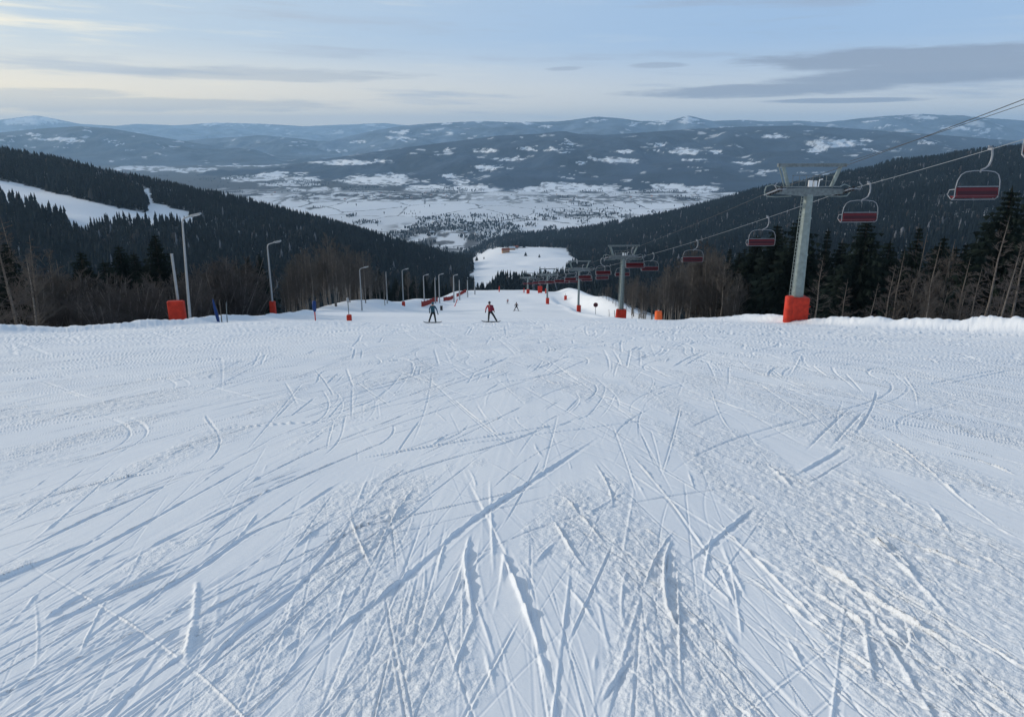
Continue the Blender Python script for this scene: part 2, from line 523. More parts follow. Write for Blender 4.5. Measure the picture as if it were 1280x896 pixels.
def carve(P, w, depth, ridge, side=1, rough=0.5, taper=0.15, bank=True):
    """press one ski track, polyline P on the ground, into the snow"""
    P = np.asarray(P, float)
    seg = np.hypot(*(P[1:] - P[:-1]).T); s0 = np.concatenate([[0], np.cumsum(seg)]); Ltot = s0[-1]
    if Ltot < .05: return
    wins = []
    for i in range(len(P) - 1):
        (x0, y0), (x1, y1) = P[i], P[i + 1]
        ym = 0.5 * (y0 + y1)
        if ym < 0.9 or ym > 80: continue
        j = np.searchsorted(Yrow, ym); j = min(max(j, 1), NR - 1)
        ww = max(w, (1.15 if bank else 0.95 + 0.45 * min(1, ym / 20)) * dXr[j, 0], 0.85 * dYr[j, 0] * abs(x1 - x0) / (math.hypot(x1 - x0, y1 - y0) + 1e-6))
        mg = 4.2 * ww
        r0 = np.searchsorted(Yrow, min(y0, y1) - mg) - 1; r1 = np.searchsorted(Yrow, max(y0, y1) + mg) + 1
        r0 = max(r0, 0); r1 = min(r1, NR)
        if r1 <= r0: continue
        ya, yb = Yrow[r0] + OFF, Yrow[r1 - 1] + OFF
        xa, xb = min(x0, x1) - mg, max(x0, x1) + mg
        ts = (xa / ya, xa / yb, xb / ya, xb / yb)
        c0 = int((min(ts) + 0.84) / 1.68 * (NC - 1)) - 1; c1 = int((max(ts) + 0.84) / 1.68 * (NC - 1)) + 2
        c0 = max(c0, 0); c1 = min(c1, NC)
        if c1 <= c0: continue
        sl = (slice(r0, r1), slice(c0, c1))
        dx, dy = x1 - x0, y1 - y0; L = math.hypot(dx, dy)
        if L < 1e-6: continue
        px = X[sl] - x0; py = Y[sl] - y0
        u = np.clip((px * dx + py * dy) / (L * L), 0, 1)
        ex = px - u * dx; ey = py - u * dy
        dd = np.sqrt(ex * ex + ey * ey)
        cr = np.sign(dx * py - dy * px)
        dw = dd / ww
        m = dw < D[sl]
        D[sl] = np.where(m, dw, D[sl]); SG[sl] = np.where(m, dw * cr * side, SG[sl])
        AL[sl] = np.where(m, s0[i] + u * L, AL[sl])
        wins.append((sl, ww))
    done = []
    for sl, ww in wins:
        d = D[sl]; mk = d < 4.2
        if not mk.any(): continue
        s = SG[sl]; a = AL[sl]
        tp = sstep(0, taper * Ltot + 0.05, a) * (1 - sstep(Ltot * (1 - taper) - 0.05, Ltot, a))
        dep = min(depth * max(1.0, ww / w), max(depth, 0.014 + 0.00035 * Yrow[sl[0].start])) * (0.75 + 0.35 * vnoise(a / 0.7, a * 0 + w * 999, 51))
        if bank: g = -dep * np.clip((s + 1) / 2, 0, 1) * (1 - sstep(1.0, 1.3, s))
        else: g = -dep * np.clip(1.15 - np.abs(s), 0, 1)
        rn = 1 + rough * (vnoise(X[sl] / 0.07, Y[sl] / 0.09, 52) + 0.8 * vnoise(a / 0.35, s * 0.8, 53))
        rg = min(ridge * max(1.0, ww / w), max(ridge * .8, 0.012)) * (np.maximum(rn, 0) * np.exp(-np.square((s - 1.62) / 0.36)) + 0.25 * np.exp(-np.square((s + 1.2) / 0.3)))
        Zadd[sl] += np.where(mk, (g + rg) * tp, 0)
        D[sl] = 9.0      # spent: later windows do not press it twice
    return


def ground_xy(u, v):
    th = -zr(v); y = 1.65 / (th - 0.2236)
    a, b = (u - CX) / F, (CY - v) / F
    return a / (CP + b * SP) * y, y


def spl(P, step):
    P = np.asarray(P, float)
    out = []
    n = len(P)
    for i in range(n - 1):
        p0 = P[max(i - 1, 0)]; p1 = P[i]; p2 = P[i + 1]; p3 = P[min(i + 2, n - 1)]
        k = max(2, int(np.hypot(*(p2 - p1)) / step))
        for q in np.arange(k) / k:
            out.append(0.5 * (2 * p1 + (p2 - p0) * q + (2 * p0 - 5 * p1 + 4 * p2 - p3) * q * q + (3 * p1 - p0 - 3 * p2 + p3) * q ** 3))
    out.append(P[-1])
    return np.array(out)


# the clear tracks of this run: line on the ground, width, depth, ridge, side of the ridge
KEY = [
    ([(318, 892), (400, 815), (480, 752), (590, 655), (640, 620), (700, 580), (762, 538)], .040, .034, .016, 1),
    ([(222, 892), (300, 795), (370, 740), (430, 672), (445, 640)], .026, .022, .010, 1),
    ([(60, 845), (150, 770), (250, 712), (330, 660), (440, 622)], .022, .020, .010, 1),
    ([(80, 752), (180, 690), (280, 640), (390, 590), (520, 535)], .022, .020, .010, 1),
    ([(440, 618), (540, 580), (640, 550), (715, 520)], .030, .018, .008, 1),
    ([(597, 660), (590, 700), (597, 745), (604, 800)], .035, .030, .018, -1),
    ([(628, 675), (655, 735), (680, 800), (708, 892)], .032, .024, .026, -1),
    ([(850, 665), (838, 700), (842, 760), (870, 805), (920, 892)], .026, .016, .024, -1),
    ([(842, 700), (843, 800), (846, 892)], .018, .014, .010, 1),
    ([(970, 680), (1040, 720), (1120, 772), (1240, 838)], .026, .014, .024, 1),
    ([(858, 712), (905, 672), (955, 630)], .034, .030, .010, 1),
    ([(990, 600), (1030, 578), (1068, 555)], .050, .030, .008, 1),
    ([(1000, 612), (1040, 588), (1074, 566)], .022, .018, .006, 1),
    ([(1090, 535), (1140, 572), (1195, 620), (1275, 682)], .020, .014, .014, 1),
    ([(960, 575), (1000, 612)], .035, .012, .016, -1),
    ([(0, 640), (130, 602), (250, 582)], .02, .02, .008, 1), ([(0, 600), (150, 560), (300, 520)], .02, .02, .008, 1),
    ([(0, 555), (150, 520), (300, 492)], .02, .018, .008, 1), ([(0, 705), (130, 640), (250, 590)], .022, .02, .01, 1),
    ([(0, 745), (150, 672), (330, 572)], .022, .02, .01, 1), ([(0, 815), (120, 755), (260, 700)], .022, .02, .01, 1),
    ([(250, 640), (400, 560), (560, 495)], .02, .016, .008, 1), ([(330, 520), (480, 495), (560, 470)], .02, .014, .008, 1),
    ([(0, 480), (160, 455), (330, 440)], .02, .014, .008, 1), ([(40, 520), (200, 490), (350, 470)], .02, .014, .008, 1),
    ([(430, 640), (450, 690), (465, 720)], .02, .014, .010, 1),
    ([(262, 712), (258, 780), (246, 850)], .05, .003, .016, -1),
    ([(755, 890), (780, 850), (805, 815)], .03, .024, .008, 1), ([(1120, 765), (1128, 800), (1115, 825)], .028, .022, .006, 1),
    ([(690, 640), (720, 690), (745, 720)], .02, .012, .014, -1), ([(700, 610), (735, 650), (770, 690)], .02, .012, .014, -1),
    ([(745, 575), (765, 610), (770, 640)], .02, .012, .012, -1), ([(530, 560), (575, 540), (590, 525)], .022, .016, .006, 1),
    ([(1050, 660), (1110, 690), (1140, 720)], .02, .012, .016, 1), ([(560, 470), (520, 440), (545, 425)], .02, .010, .010, 1),
    ([(770, 455), (815, 470), (790, 515)], .02, .012, .010, 1), ([(885, 480), (900, 520), (925, 555)], .02, .012, .010, 1),
    ([(1000, 440), (985, 470), (960, 480)], .02, .010, .010, 1), ([(1125, 470), (1140, 490), (1145, 515)], .02, .012, .01, 1),
    ([(880, 640), (930, 690), (1000, 760), (1060, 830)], .018, .010, .012, 1), ([(780, 560), (830, 620), (880, 690), (930, 760)], .018, .010, .012, 1),
    ([(1150, 560), (1220, 575), (1280, 600)], .02, .010, .014, 1), ([(1040, 640), (1160, 690), (1280, 740)], .018, .010, .014, 1),
    ([(520, 600), (480, 660), (455, 720)], .02, .016, .008, 1), ([(580, 680), (560, 740), (500, 850)], .02, .014, .008, 1),
]
for P, w, d, rg, sd in KEY:
    Q = [ground_xy(*p) for p in P]
    ym = np.mean([q[1] for q in Q])
    carve(spl(Q, 0.05 + 0.02 * ym), w * .8, d * .62, rg * .7, sd, 1.3, .34)
for k in range(2300):
    if k % 9 < 2:
        vv = 440 + 500 * rng.uniform() ** .9; uu = rng.uniform(-120, 1400)
        x0, y0 = ground_xy(uu, vv)
    else:
        y0 = 8 + 58 * rng.uniform() ** 1.25; x0 = rng.uniform(-0.75, 0.75) * (y0 + 2)
    if abs(x0) > 25 or y0 > 80: continue
    pr = 0.5 - 0.42 * math.tanh(x0 / (1.5 + 0.18 * y0))
    th = 0.23 + rng.normal(0, 0.075) if rng.uniform() < pr else -0.19 + rng.normal(0, 0.12)
    kind = rng.uniform()
    if kind < 0.10: th += rng.choice([-1, 1]) * rng.uniform(.2, .9)
    elif kind < 0.25: th = rng.normal(0.02, .12)
    L = rng.uniform(.5, 3.2) + rng.uniform(0, 0.30) * y0
    if rng.uniform() < 0.10: L *= 2.4
    n = min(240, max(8, int(L / (0.12 + 0.012 * y0))))
    cur = rng.normal(0, 0.008)
    if rng.uniform() < (0.10 if y0 < 8 or x0 < -4 else 0.34): cur = rng.choice([-1, 1]) * rng.uniform(0.05, 0.32)
    ph = rng.uniform(0, 6.3); wl = rng.uniform(8, 20)
    pts = [(x0 - math.sin(th) * L / 2, y0 - math.cos(th) * L / 2)]
    for i in range(n):
        th += cur * L / n * math.cos(ph + i * L / n / wl * 6.28 * (1 if abs(cur) > .035 else .3))
        pts.append((pts[-1][0] + math.sin(th) * L / n, pts[-1][1] + math.cos(th) * L / n))
    big = rng.uniform() ** 2.0; sd = rng.choice([-1, 1])
    if rng.uniform() < 0.14 and y0 < 14:
        w = rng.uniform(.010, .024); slope = .04 + .20 * big
        carve(pts, w, 2 * w * slope, w * rng.uniform(.05, .5) * (.25 + big), sd, 1.1, 0.32)
    else:
        w = rng.uniform(.004, .009); dp = w * (.18 + .90 * big)
        carve(pts, w, dp * (1 + .9 * (y0 > 11)), w * rng.uniform(0, .5) * (.3 + big), sd, 1.0, 0.2, False)
        if rng.uniform() < 0.2:      # the other ski of the pair
            q = np.array(pts); off = rng.uniform(.16, .35)
            carve(q + np.array([math.cos(th), -math.sin(th)]) * off, w, dp * .8, .2 * w, sd, 0.8, .3, False)
for k in range(170):      # ridges of scraped snow left by side-slipping
    vv = 440 + 450 * rng.uniform(); uu = rng.uniform(-60, 1340)
    x0, y0 = ground_xy(uu, vv)
    if abs(x0) > 24: continue
    th = -0.02 * x0 + 0.03 + rng.normal(0, 0.25); L = rng.uniform(.25, 1.1) * (1 + y0 / 10)
    b0 = rng.normal(0, .25)
    q = np.linspace(0, 1, 14)
    pts = np.stack([x0 + L * q * math.sin(th) + b0 * L * .3 * q * q, y0 + L * q * math.cos(th)], 1)
    carve(pts, rng.uniform(.012, .03), .002, rng.uniform(.002, .007), rng.choice([-1, 1]), 1.6, 0.4)
edge = np.abs(X) < np.where(X > 0, xright(Y), -xleft(Y)) + 0.5
Z += Zadd * edge
ok = np.ones(NR - 1, bool)
V = np.stack([X, Y, Z], -1).reshape(-1, 3)
o = link('snow_slope', np_mesh('snow_slope', V, grid_quads(NR, NC), M['snow'], attrs={'loose': np.clip(0.10 + pm, 0, 1.1)}))
tag(o, 'groomed snow of the ski run criss-crossed by ski tracks', 'snow', kind='structure')

# the run above and beside the viewer
xs = np.linspace(-75, 75, 301); ys = np.linspace(-70, 86, 313)
xx, yy = np.meshgrid(xs, ys)
_in = sstep(0.15, 1.2, 0.84 * (yy + OFF) - np.abs(xx)) * (yy > 0.5)
zz = H(xx, yy) - 0.02 - 0.13 * _in
zz += 0.006 * vnoise(xx / 1.3, yy / 2.2, 36) + 0.004 * vnoise(xx / .6, yy / .9, 37)
o = link('snow_ground', np_mesh('snow_ground', np.stack([xx, yy, zz], -1).reshape(-1, 3), grid_quads(313, 301), M['snow'], attrs={'loose': np.full(xx.size, .5)}))
tag(o, 'snow of the run around and uphill of the viewer', 'snow', kind='structure')

# ------------------------------------------------------------------ middle distance terrain
Yr = np.concatenate([np.arange(70, 360, 1.1), np.exp(np.linspace(math.log(361.2), math.log(3690), 330))])
tc = np.linspace(-1.0, 1.0, 760)
xm = tc[None, :] * (Yr[:, None] + 30 * 0); ym = np.broadcast_to(Yr[:, None], xm.shape)
zm = H(xm, ym)
zm = zm - 0.12 * (1 - sstep(84, 87, ym)) - np.where((ym < 84), 0.12, 0)
um, vm = proj(xm, ym, zm)
clr = cleared(xm, ym, zm)
onrun = (xm > xleft(ym) - 4) & (xm < xright(ym) + 2.5) & (ym < 365)
flecks = (fbm(xm / 9, ym / 9, 61, 3) > 0.55) & (ym > 330)
snowm = np.where(onrun | clr, 1.0, np.where(ym < 300, 0.35, 0.05 + 0.3 * flecks))
M['hillside'] = attr_mix_mat('wood_floor_and_snow', 'snow', (0.018, 0.020, 0.021), SNOW, 0.8, 0.15, 0.5)
o = link('terrain', np_mesh('terrain', np.stack([xm, ym, zm], -1).reshape(-1, 3), grid_quads(len(Yr), 760), M['hillside'], attrs={'snow': snowm}))
tag(o, 'lower ski run and the wooded valley sides with snowy clearings', 'hillside', kind='structure')

# ------------------------------------------------------------------ valley floor and far mountains
VZ = -450.0
PATCH = {
    'near': [(857, 188, 18, 4.5), (892, 190.5, 10, 1.8), (827, 180, 10, 2), (782, 190, 15, 2), (771, 200, 27, 3), (864, 200, 15, 1.6), (931, 203, 14, 1.8), (970, 171, 12, 2.4), (1042, 180, 32, 6), (1022, 187, 10, 3), (1086, 175, 8, 1.6), (1092, 188, 5, 1.6), (817, 188, 5, 1.6), (662, 186, 8, 2.2), (690, 186, 8, 2), (645, 198, 10, 1.8), (700, 190, 6, 1.3), (872, 210, 10, 1.5), (603, 189, 13, 2.2),
             (615, 209, 22, 2), (635, 200, 15, 1.5), (650, 172, 5, 1.2), (706, 176, 9, 1.0), (712, 181, 8, 1.2), (560, 188, 6, 1.2), (725, 205, 8, 1.2), (1110, 182, 6, 1), (1160, 178, 9, 1.2), (740, 197, 5, 1),
             (435, 203, 50, 2.6), (470, 226, 45, 6), (488, 221, 20, 3), (535, 236, 30, 5), (585, 239, 38, 7), (577, 227, 8, 4), (425, 189, 10, 2.4), (377, 225, 22, 5), (340, 220, 20, 4), (352, 216, 12, 2),
             (690, 240, 48, 6), (700, 232, 24, 4), (740, 237, 30, 6), (785, 242, 24, 4), (850, 240, 45, 6), (835, 233, 20, 3), (880, 236, 16, 4), (560, 221, 10, 2)],
    'left': [(70, 174, 30, 2.2), (88, 176, 16, 2), (42, 169, 12, 1.4), (150, 177, 6, 1.2), (215, 185, 8, 1), (112, 164, 4, 1.2), (135, 176, 5, 1), (160, 187, 4, 1), (148, 181, 5, .9), (20, 176, 5, 1)],
    'range': [(500, 165, 14, 1.6), (565, 166, 8, 2), (500, 173, 14, 2), (652, 153, 15, 2.2), (745, 151, 12, 2.5), (790, 156, 9, 1), (822, 153, 10, 1.8), (860, 149, 9, 3), (866, 153, 14, 1.2), (912, 160, 14, 1.2), (1147, 147, 20, 2), (1195, 161, 16, 3), (1230, 165, 13, 2), (1090, 152, 8, 1), (1022, 161, 8, 1), (600, 152, 12, 1.6), (555, 153, 10, 1.2), (420, 189, 8, 1.2), (450, 178, 7, 1), (935, 151, 9, 1), (1230, 150, 8, 1), (690, 158, 8, 1), (1110, 158, 7, 1)],
    'far': [(45, 149, 26, 4), (30, 153, 30, 2), (265, 155, 20, 1.2), (300, 156, 12, 1), (70, 153, 20, 1.5)],
}


def mountain(name, ridge, D, Yb, patches, c_hazed, label, seed, rough_amp, ncol=900, nrow=90, shape_p=0.9, nscale=0.002):  # wood colour of each ridge has haze painted in, paler and bluer with distance
    ru = np.array([r[0] for r in ridge], float); rv = np.array([r[1] for r in ridge], float)
    Du = np.interp(ru, [d[0] for d in D], [d[1] for d in D])
    rt = np.array([tr(u, v) for u, v in zip(ru, rv)])
    rz = np.array([zr(v) * d for v, d in zip(rv, Du)])
    t = np.linspace(rt[0], rt[-1], ncol)
    RZ = np.interp(t, rt, rz)
    kk = np.hanning(9); kk /= kk.sum(); RZ = np.convolve(np.pad(RZ, 4, mode='edge'), kk, 'valid')
    uu = np.interp(t, rt, ru)
    DD = np.interp(uu, [d[0] for d in D], [d[1] for d in D]); BB = np.interp(uu, [d[0] for d in Yb], [d[1] for d in Yb])
    s = np.concatenate([np.linspace(0, 1, nrow), 1 + np.linspace(0.03, 0.6, 24)])[:, None]
    y = BB + (DD - BB) * s
    x = t * y
    prof = np.where(s <= 1, s ** shape_p * (1 - 0.12 * np.sin(s * math.pi)), 1 - (s - 1) ** 1.5 * 0.9)
    zb = VZ - 6
    z = zb + (RZ - zb) * prof
    sp = fbm(x / (rough_amp * 9), y / (rough_amp * 14), seed, 4)
    damp = np.clip(s, 0, 1) * (1 - np.clip(s, 0, 1) ** 3)
    z = z + rough_amp * 2.4 * sp * damp
    z = z + np.where(s > 0.1, 1, 0) * rough_amp * 0.035 * vnoise(x / (rough_amp * .35), y / (rough_amp * .35), seed + 9)
    u, v = proj(x, y, z)
    nu = 8 * fbm(u / 10, v / 2.5, seed + 20, 4, .62); nv = 2.0 * fbm(u / 11, v / 2.6, seed + 21, 4, .62)
    sn = np.zeros(z.shape)
    for (pu, pv, au, av) in PATCH[patches]:
        e = np.square((u + nu - pu) / au) + np.square((v + nv - pv) / av)
        sn = np.maximum(sn, 1 - sstep(0.6, 1.35, e))
    holes = sstep(0.3, 0.6, fbm(u / 6, v / 1.6, seed + 30, 2))
    sn = sn * (1 - 0.6 * holes)
    sc = fbm(x / (rough_amp * 4), y / (rough_amp * 4), seed + 40, 4)
    sn = np.maximum(sn, 0.6 * sstep(1.0, 1.2, sc))
    sn = np.maximum(sn, 0.75 * sstep(0.78, 0.95, fbm(u / 14, v / 2.4, seed + 50, 3)) * sstep(0.15, 0.5, fbm(u / 60, v / 12, seed + 60, 2)))
    me = np_mesh(name, np.stack([x, y, z], -1).reshape(-1, 3), grid_quads(z.shape[0], ncol), attr_mix_mat(name + '_hazed_wood_and_snow', 'snow', c_hazed, SNOW, 0.9, nscale, 0.55), attrs={'snow': sn})
    o = link(name, me)
    tag(o, label, 'mountain', kind='structure')
    return o


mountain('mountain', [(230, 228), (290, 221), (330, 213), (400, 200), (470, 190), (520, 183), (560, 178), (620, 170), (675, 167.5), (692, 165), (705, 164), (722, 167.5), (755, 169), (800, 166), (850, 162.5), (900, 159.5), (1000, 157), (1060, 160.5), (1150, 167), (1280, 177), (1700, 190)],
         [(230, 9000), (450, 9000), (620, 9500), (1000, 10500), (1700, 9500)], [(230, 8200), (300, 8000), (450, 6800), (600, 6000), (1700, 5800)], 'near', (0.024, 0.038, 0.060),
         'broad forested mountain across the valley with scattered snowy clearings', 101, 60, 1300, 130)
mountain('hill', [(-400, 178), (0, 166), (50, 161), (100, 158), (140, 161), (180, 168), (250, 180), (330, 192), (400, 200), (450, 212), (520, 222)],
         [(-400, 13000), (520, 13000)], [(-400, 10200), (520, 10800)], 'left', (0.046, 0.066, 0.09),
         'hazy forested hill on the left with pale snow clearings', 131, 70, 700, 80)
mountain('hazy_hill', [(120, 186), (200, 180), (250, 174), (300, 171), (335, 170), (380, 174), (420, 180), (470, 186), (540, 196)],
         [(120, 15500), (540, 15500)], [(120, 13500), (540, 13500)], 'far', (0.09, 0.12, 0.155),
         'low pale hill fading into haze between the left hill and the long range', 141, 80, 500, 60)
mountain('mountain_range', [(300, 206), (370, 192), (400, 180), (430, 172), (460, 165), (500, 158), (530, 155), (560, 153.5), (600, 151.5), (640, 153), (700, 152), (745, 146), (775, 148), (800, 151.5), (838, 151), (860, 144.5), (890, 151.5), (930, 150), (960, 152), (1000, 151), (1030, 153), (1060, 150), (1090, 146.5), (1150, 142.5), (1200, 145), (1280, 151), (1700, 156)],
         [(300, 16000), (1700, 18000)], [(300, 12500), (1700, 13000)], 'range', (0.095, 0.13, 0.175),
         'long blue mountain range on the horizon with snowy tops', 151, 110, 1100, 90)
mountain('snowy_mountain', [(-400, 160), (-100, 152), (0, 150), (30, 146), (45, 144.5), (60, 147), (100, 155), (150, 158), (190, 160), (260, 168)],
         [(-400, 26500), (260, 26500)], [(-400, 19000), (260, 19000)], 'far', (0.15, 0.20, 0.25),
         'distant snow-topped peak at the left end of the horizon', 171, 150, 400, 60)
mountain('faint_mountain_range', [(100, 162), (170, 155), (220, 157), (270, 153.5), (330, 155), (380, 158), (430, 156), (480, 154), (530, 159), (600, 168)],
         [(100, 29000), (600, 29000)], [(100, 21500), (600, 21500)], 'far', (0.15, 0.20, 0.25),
         'faintest pale blue ridge left of centre on the horizon', 181, 140, 500, 60)

# valley floor: snow fields between hedges, woods and villages
Yv = np.exp(np.linspace(math.log(2700), math.log(30500), 420)); tv = np.linspace(-1.05, 1.05, 900)
xv = tv[None, :] * Yv[:, None]; yv = np.broadcast_to(Yv[:, None], xv.shape)
zv = VZ + 5 * fbm(xv / 400, yv / 400, 71, 3)
uv, vv = proj(xv, yv, zv)
w1 = fbm(xv / 420, yv / 700, 72, 4); w2 = fbm(xv / 120, yv / 220, 73, 4)
wood = sstep(0.35, 0.55, w1 * 0.8 + 0.35 * w2 + 0.55 * win(vv, 238, 246, 250, 256) * sstep(660, 560, uv * 1.0) + np.where(vv < 242, 0.35, -0.22) - 0.5 * win(vv, 249, 254, 288, 292) * sstep(380, 420, uv))
town = win(vv, 236, 242, 249, 254) * win(uv, 330, 380, 560, 640) + 0.9 * win(vv, 276, 284, 310, 320) * win(uv, 470, 510, 590, 620)
town = np.maximum(town, 0.85 * win(vv, 242, 245, 252, 256) * win(uv, 600, 640, 900, 940))
town = np.maximum(town, 1.0 * win(vv, 263, 266, 271, 275) * win(uv, 676, 705, 780, 800))
pf = np.zeros(xv.shape)
_nu = 6 * fbm(uv / 10, vv / 2.5, 201, 3); _nv = 1.6 * fbm(uv / 12, vv / 3, 202, 3)
for (pu, pv, au, av) in PATCH['near'] + [(310, 223, 30, 4), (300, 205, 56, 4), (180, 210, 40, 4), (240, 213, 36, 2.5), (360, 231, 36, 3), (395, 238, 36, 3)]:
    e_ = np.square((uv + _nu - pu) / au) + np.square((vv + _nv - pv) / av)
    pf = np.maximum(pf, 1 - sstep(.75, 1.15, e_))
pf *= 1 - .8 * sstep(.25, .5, fbm(uv / 7, vv / 1.8, 203, 2))
farw = 1 - sstep(236, 244, vv + 3 * w2)
wood = np.maximum(wood * (1 - farw), farw * (1 - pf))
wood = np.maximum(wood, 1.0 * town * sstep(-0.3, 0.2, fbm(xv / 45, yv / 110, 74, 3)))


def valley_material():
    m = bpy.data.materials.new('valley_fields'); m.use_nodes = True
    nt = m.node_tree; L = nt.links; b = nt.nodes['Principled BSDF']
    b.inputs['Roughness'].default_value = 0.8; b.inputs['Specular IOR Level'].default_value = 0.1
    tc = nt.nodes.new('ShaderNodeTexCoord')
    mp = nt.nodes.new('ShaderNodeMapping'); mp.inputs['Scale'].default_value = (1 / 330, 1 / 520, 0); mp.inputs['Rotation'].default_value = (0, 0, 0.35)
    L.new(tc.outputs['Object'], mp.inputs['Vector'])
    vo = nt.nodes.new('ShaderNodeTexVoronoi'); vo.feature = 'DISTANCE_TO_EDGE'; vo.inputs['Scale'].default_value = 1
    L.new(mp.outputs[0], vo.inputs['Vector'])
    vc = nt.nodes.new('ShaderNodeTexVoronoi'); vc.inputs['Scale'].default_value = 1
    L.new(mp.outputs[0], vc.inputs['Vector'])
    n = nt.nodes.new('ShaderNodeTexNoise'); n.inputs['Scale'].default_value = 0.02; n.inputs['Detail'].default_value = 4
    L.new(tc.outputs['Object'], n.inputs['Vector'])
    ad = nt.nodes.new('ShaderNodeMath'); ad.operation = 'MULTIPLY_ADD'; ad.inputs[1].default_value = 0.12; ad.inputs[2].default_value = -0.048
    L.new(n.outputs['Fac'], ad.inputs[0])
    lt = nt.nodes.new('ShaderNodeMath'); lt.operation = 'LESS_THAN'
    L.new(vo.outputs['Distance'], lt.inputs[0]); L.new(ad.outputs[0], lt.inputs[1])
    mulh = nt.nodes.new('ShaderNodeMath'); mulh.operation = 'MULTIPLY'; mulh.inputs[1].default_value = 0.8
    L.new(lt.outputs[0], mulh.inputs[0])
    at = nt.nodes.new('ShaderNodeAttribute'); at.attribute_name = 'wood'
    mxm = nt.nodes.new('ShaderNodeMath'); mxm.operation = 'MAXIMUM'
    L.new(mulh.outputs[0], mxm.inputs[0]); L.new(at.outputs['Fac'], mxm.inputs[1])
    fr = nt.nodes.new('ShaderNodeMix'); fr.data_type = 'RGBA'
    L.new(vc.outputs['Color'], fr.inputs[0]); fr.inputs[6].default_value = (0.60, 0.63, 0.66, 1); fr.inputs[7].default_value = (0.80, 0.83, 0.86, 1)
    mx = nt.nodes.new('ShaderNodeMix'); mx.data_type = 'RGBA'
    L.new(mxm.outputs[0], mx.inputs[0]); L.new(fr.outputs[2], mx.inputs[6]); mx.inputs[7].default_value = (0.055, 0.055, 0.055, 1)
    L.new(mx.outputs[2], b.inputs['Base Color'])
    return m


o = link('valley_floor', np_mesh('valley_floor', np.stack([xv, yv, zv], -1).reshape(-1, 3), grid_quads(420, 900), valley_material(), attrs={'wood': wood}))
tag(o, 'flat valley floor of snowy fields, hedges and villages', 'valley', kind='structure')

# ------------------------------------------------------------------ woods too dense to count
def tree_template(n=6, tiers=3, sd=0):
    r = random.Random(sd); vs = []; fs = []
    for k in range(tiers):
        z0 = 0.08 + 0.84 * k / tiers; z1 = min(1.0, z0 + 0.92 / tiers * 1.5) if k < tiers - 1 else 1.0
        rad = 0.155 * (1 - k / tiers * 0.72); b = len(vs)
        for i in range(n):
            a = 2 * math.pi * (i + 0.5 * (k % 2)) / n; q = rad * r.uniform(.7, 1.25)
            vs.append((q * math.cos(a), q * math.sin(a), z0 + r.uniform(-.04, .03)))
        vs.append((r.uniform(-.01, .01), r.uniform(-.01, .01), z1))
        for i in range(n): fs.append((b + i, b + (i + 1) % n, b + n))
    return np.array(vs), np.array(fs)


def round_template(sd=0):
    r = random.Random(sd); vs = []; fs = []
    n = 6
    for (z, q) in ((0.12, 0.05), (0.38, 0.19), (0.68, 0.2), (0.9, 0.1)):
        for i in range(n):
            a = 2 * math.pi * i / n; k = q * r.uniform(.7, 1.3)
            vs.append((k * math.cos(a), k * math.sin(a), z + r.uniform(-.05, .05)))
    vs.append((0, 0, 1.0))
    for j in range(3):
        for i in range(n):
            a, b, c, d = j * n + i, j * n + (i + 1) % n, (j + 1) * n + (i + 1) % n, (j + 1) * n + i
            fs += [(a, b, c), (a, c, d)]
    for i in range(n): fs.append((3 * n + i, 3 * n + (i + 1) % n, 4 * n))
    return np.array(vs), np.array(fs)


TPL = [tree_template(6, 3, s) for s in range(4)] + [tree_template(5, 4, 9)]
RT = [round_template(s) for s in range(2)]


def wood_mass(name, x, y, z, h, tint, label, broad=None):
    n = len(x); sel = rng.integers(0, len(TPL), n)
    if broad is not None: sel = np.where(broad, len(TPL) + rng.integers(0, 2, n), sel)
    al = TPL + RT; VV = []; FF = []; TT = []; off = 0
    ang = rng.uniform(0, 6.283, n); wd = rng.uniform(.8, 1.25, n)
    for k, (tv_, tf) in enumerate(al):
        i = np.nonzero(sel == k)[0]
        if not len(i): continue
        c, s = np.cos(ang[i])[:, None], np.sin(ang[i])[:, None]
        hx = (h[i] * wd[i])[:, None]
        vx = x[i][:, None] + hx * (tv_[:, 0] * c - tv_[:, 1] * s)
        vy = y[i][:, None] + hx * (tv_[:, 0] * s + tv_[:, 1] * c)
        vz = z[i][:, None] + h[i][:, None] * tv_[:, 2]
        VV.append(np.stack([vx, vy, vz], -1).reshape(-1, 3))
        FF.append((tf[None] + (np.arange(len(i)) * len(tv_))[:, None, None] + off).reshape(-1, 3))
        TT.append(np.repeat(tint[i], len(tv_))); off += len(i) * len(tv_)
    me = np_mesh(name, np.concatenate(VV), np.concatenate(FF), M['forest'], smooth=False, attrs={'tint': np.concatenate(TT)})
    o = link(name, me)
    tag(o, label, 'forest', kind='stuff')
    return o


def scatter(t0, t1, y0, y1, spacing):
    area = (y1 ** 2 - y0 ** 2) / 2 * (t1 - t0); n = int(area / spacing ** 2)
    y = np.sqrt(rng.uniform(y0 ** 2, y1 ** 2, n)); x = rng.uniform(t0, t1, n) * y
    return x, y


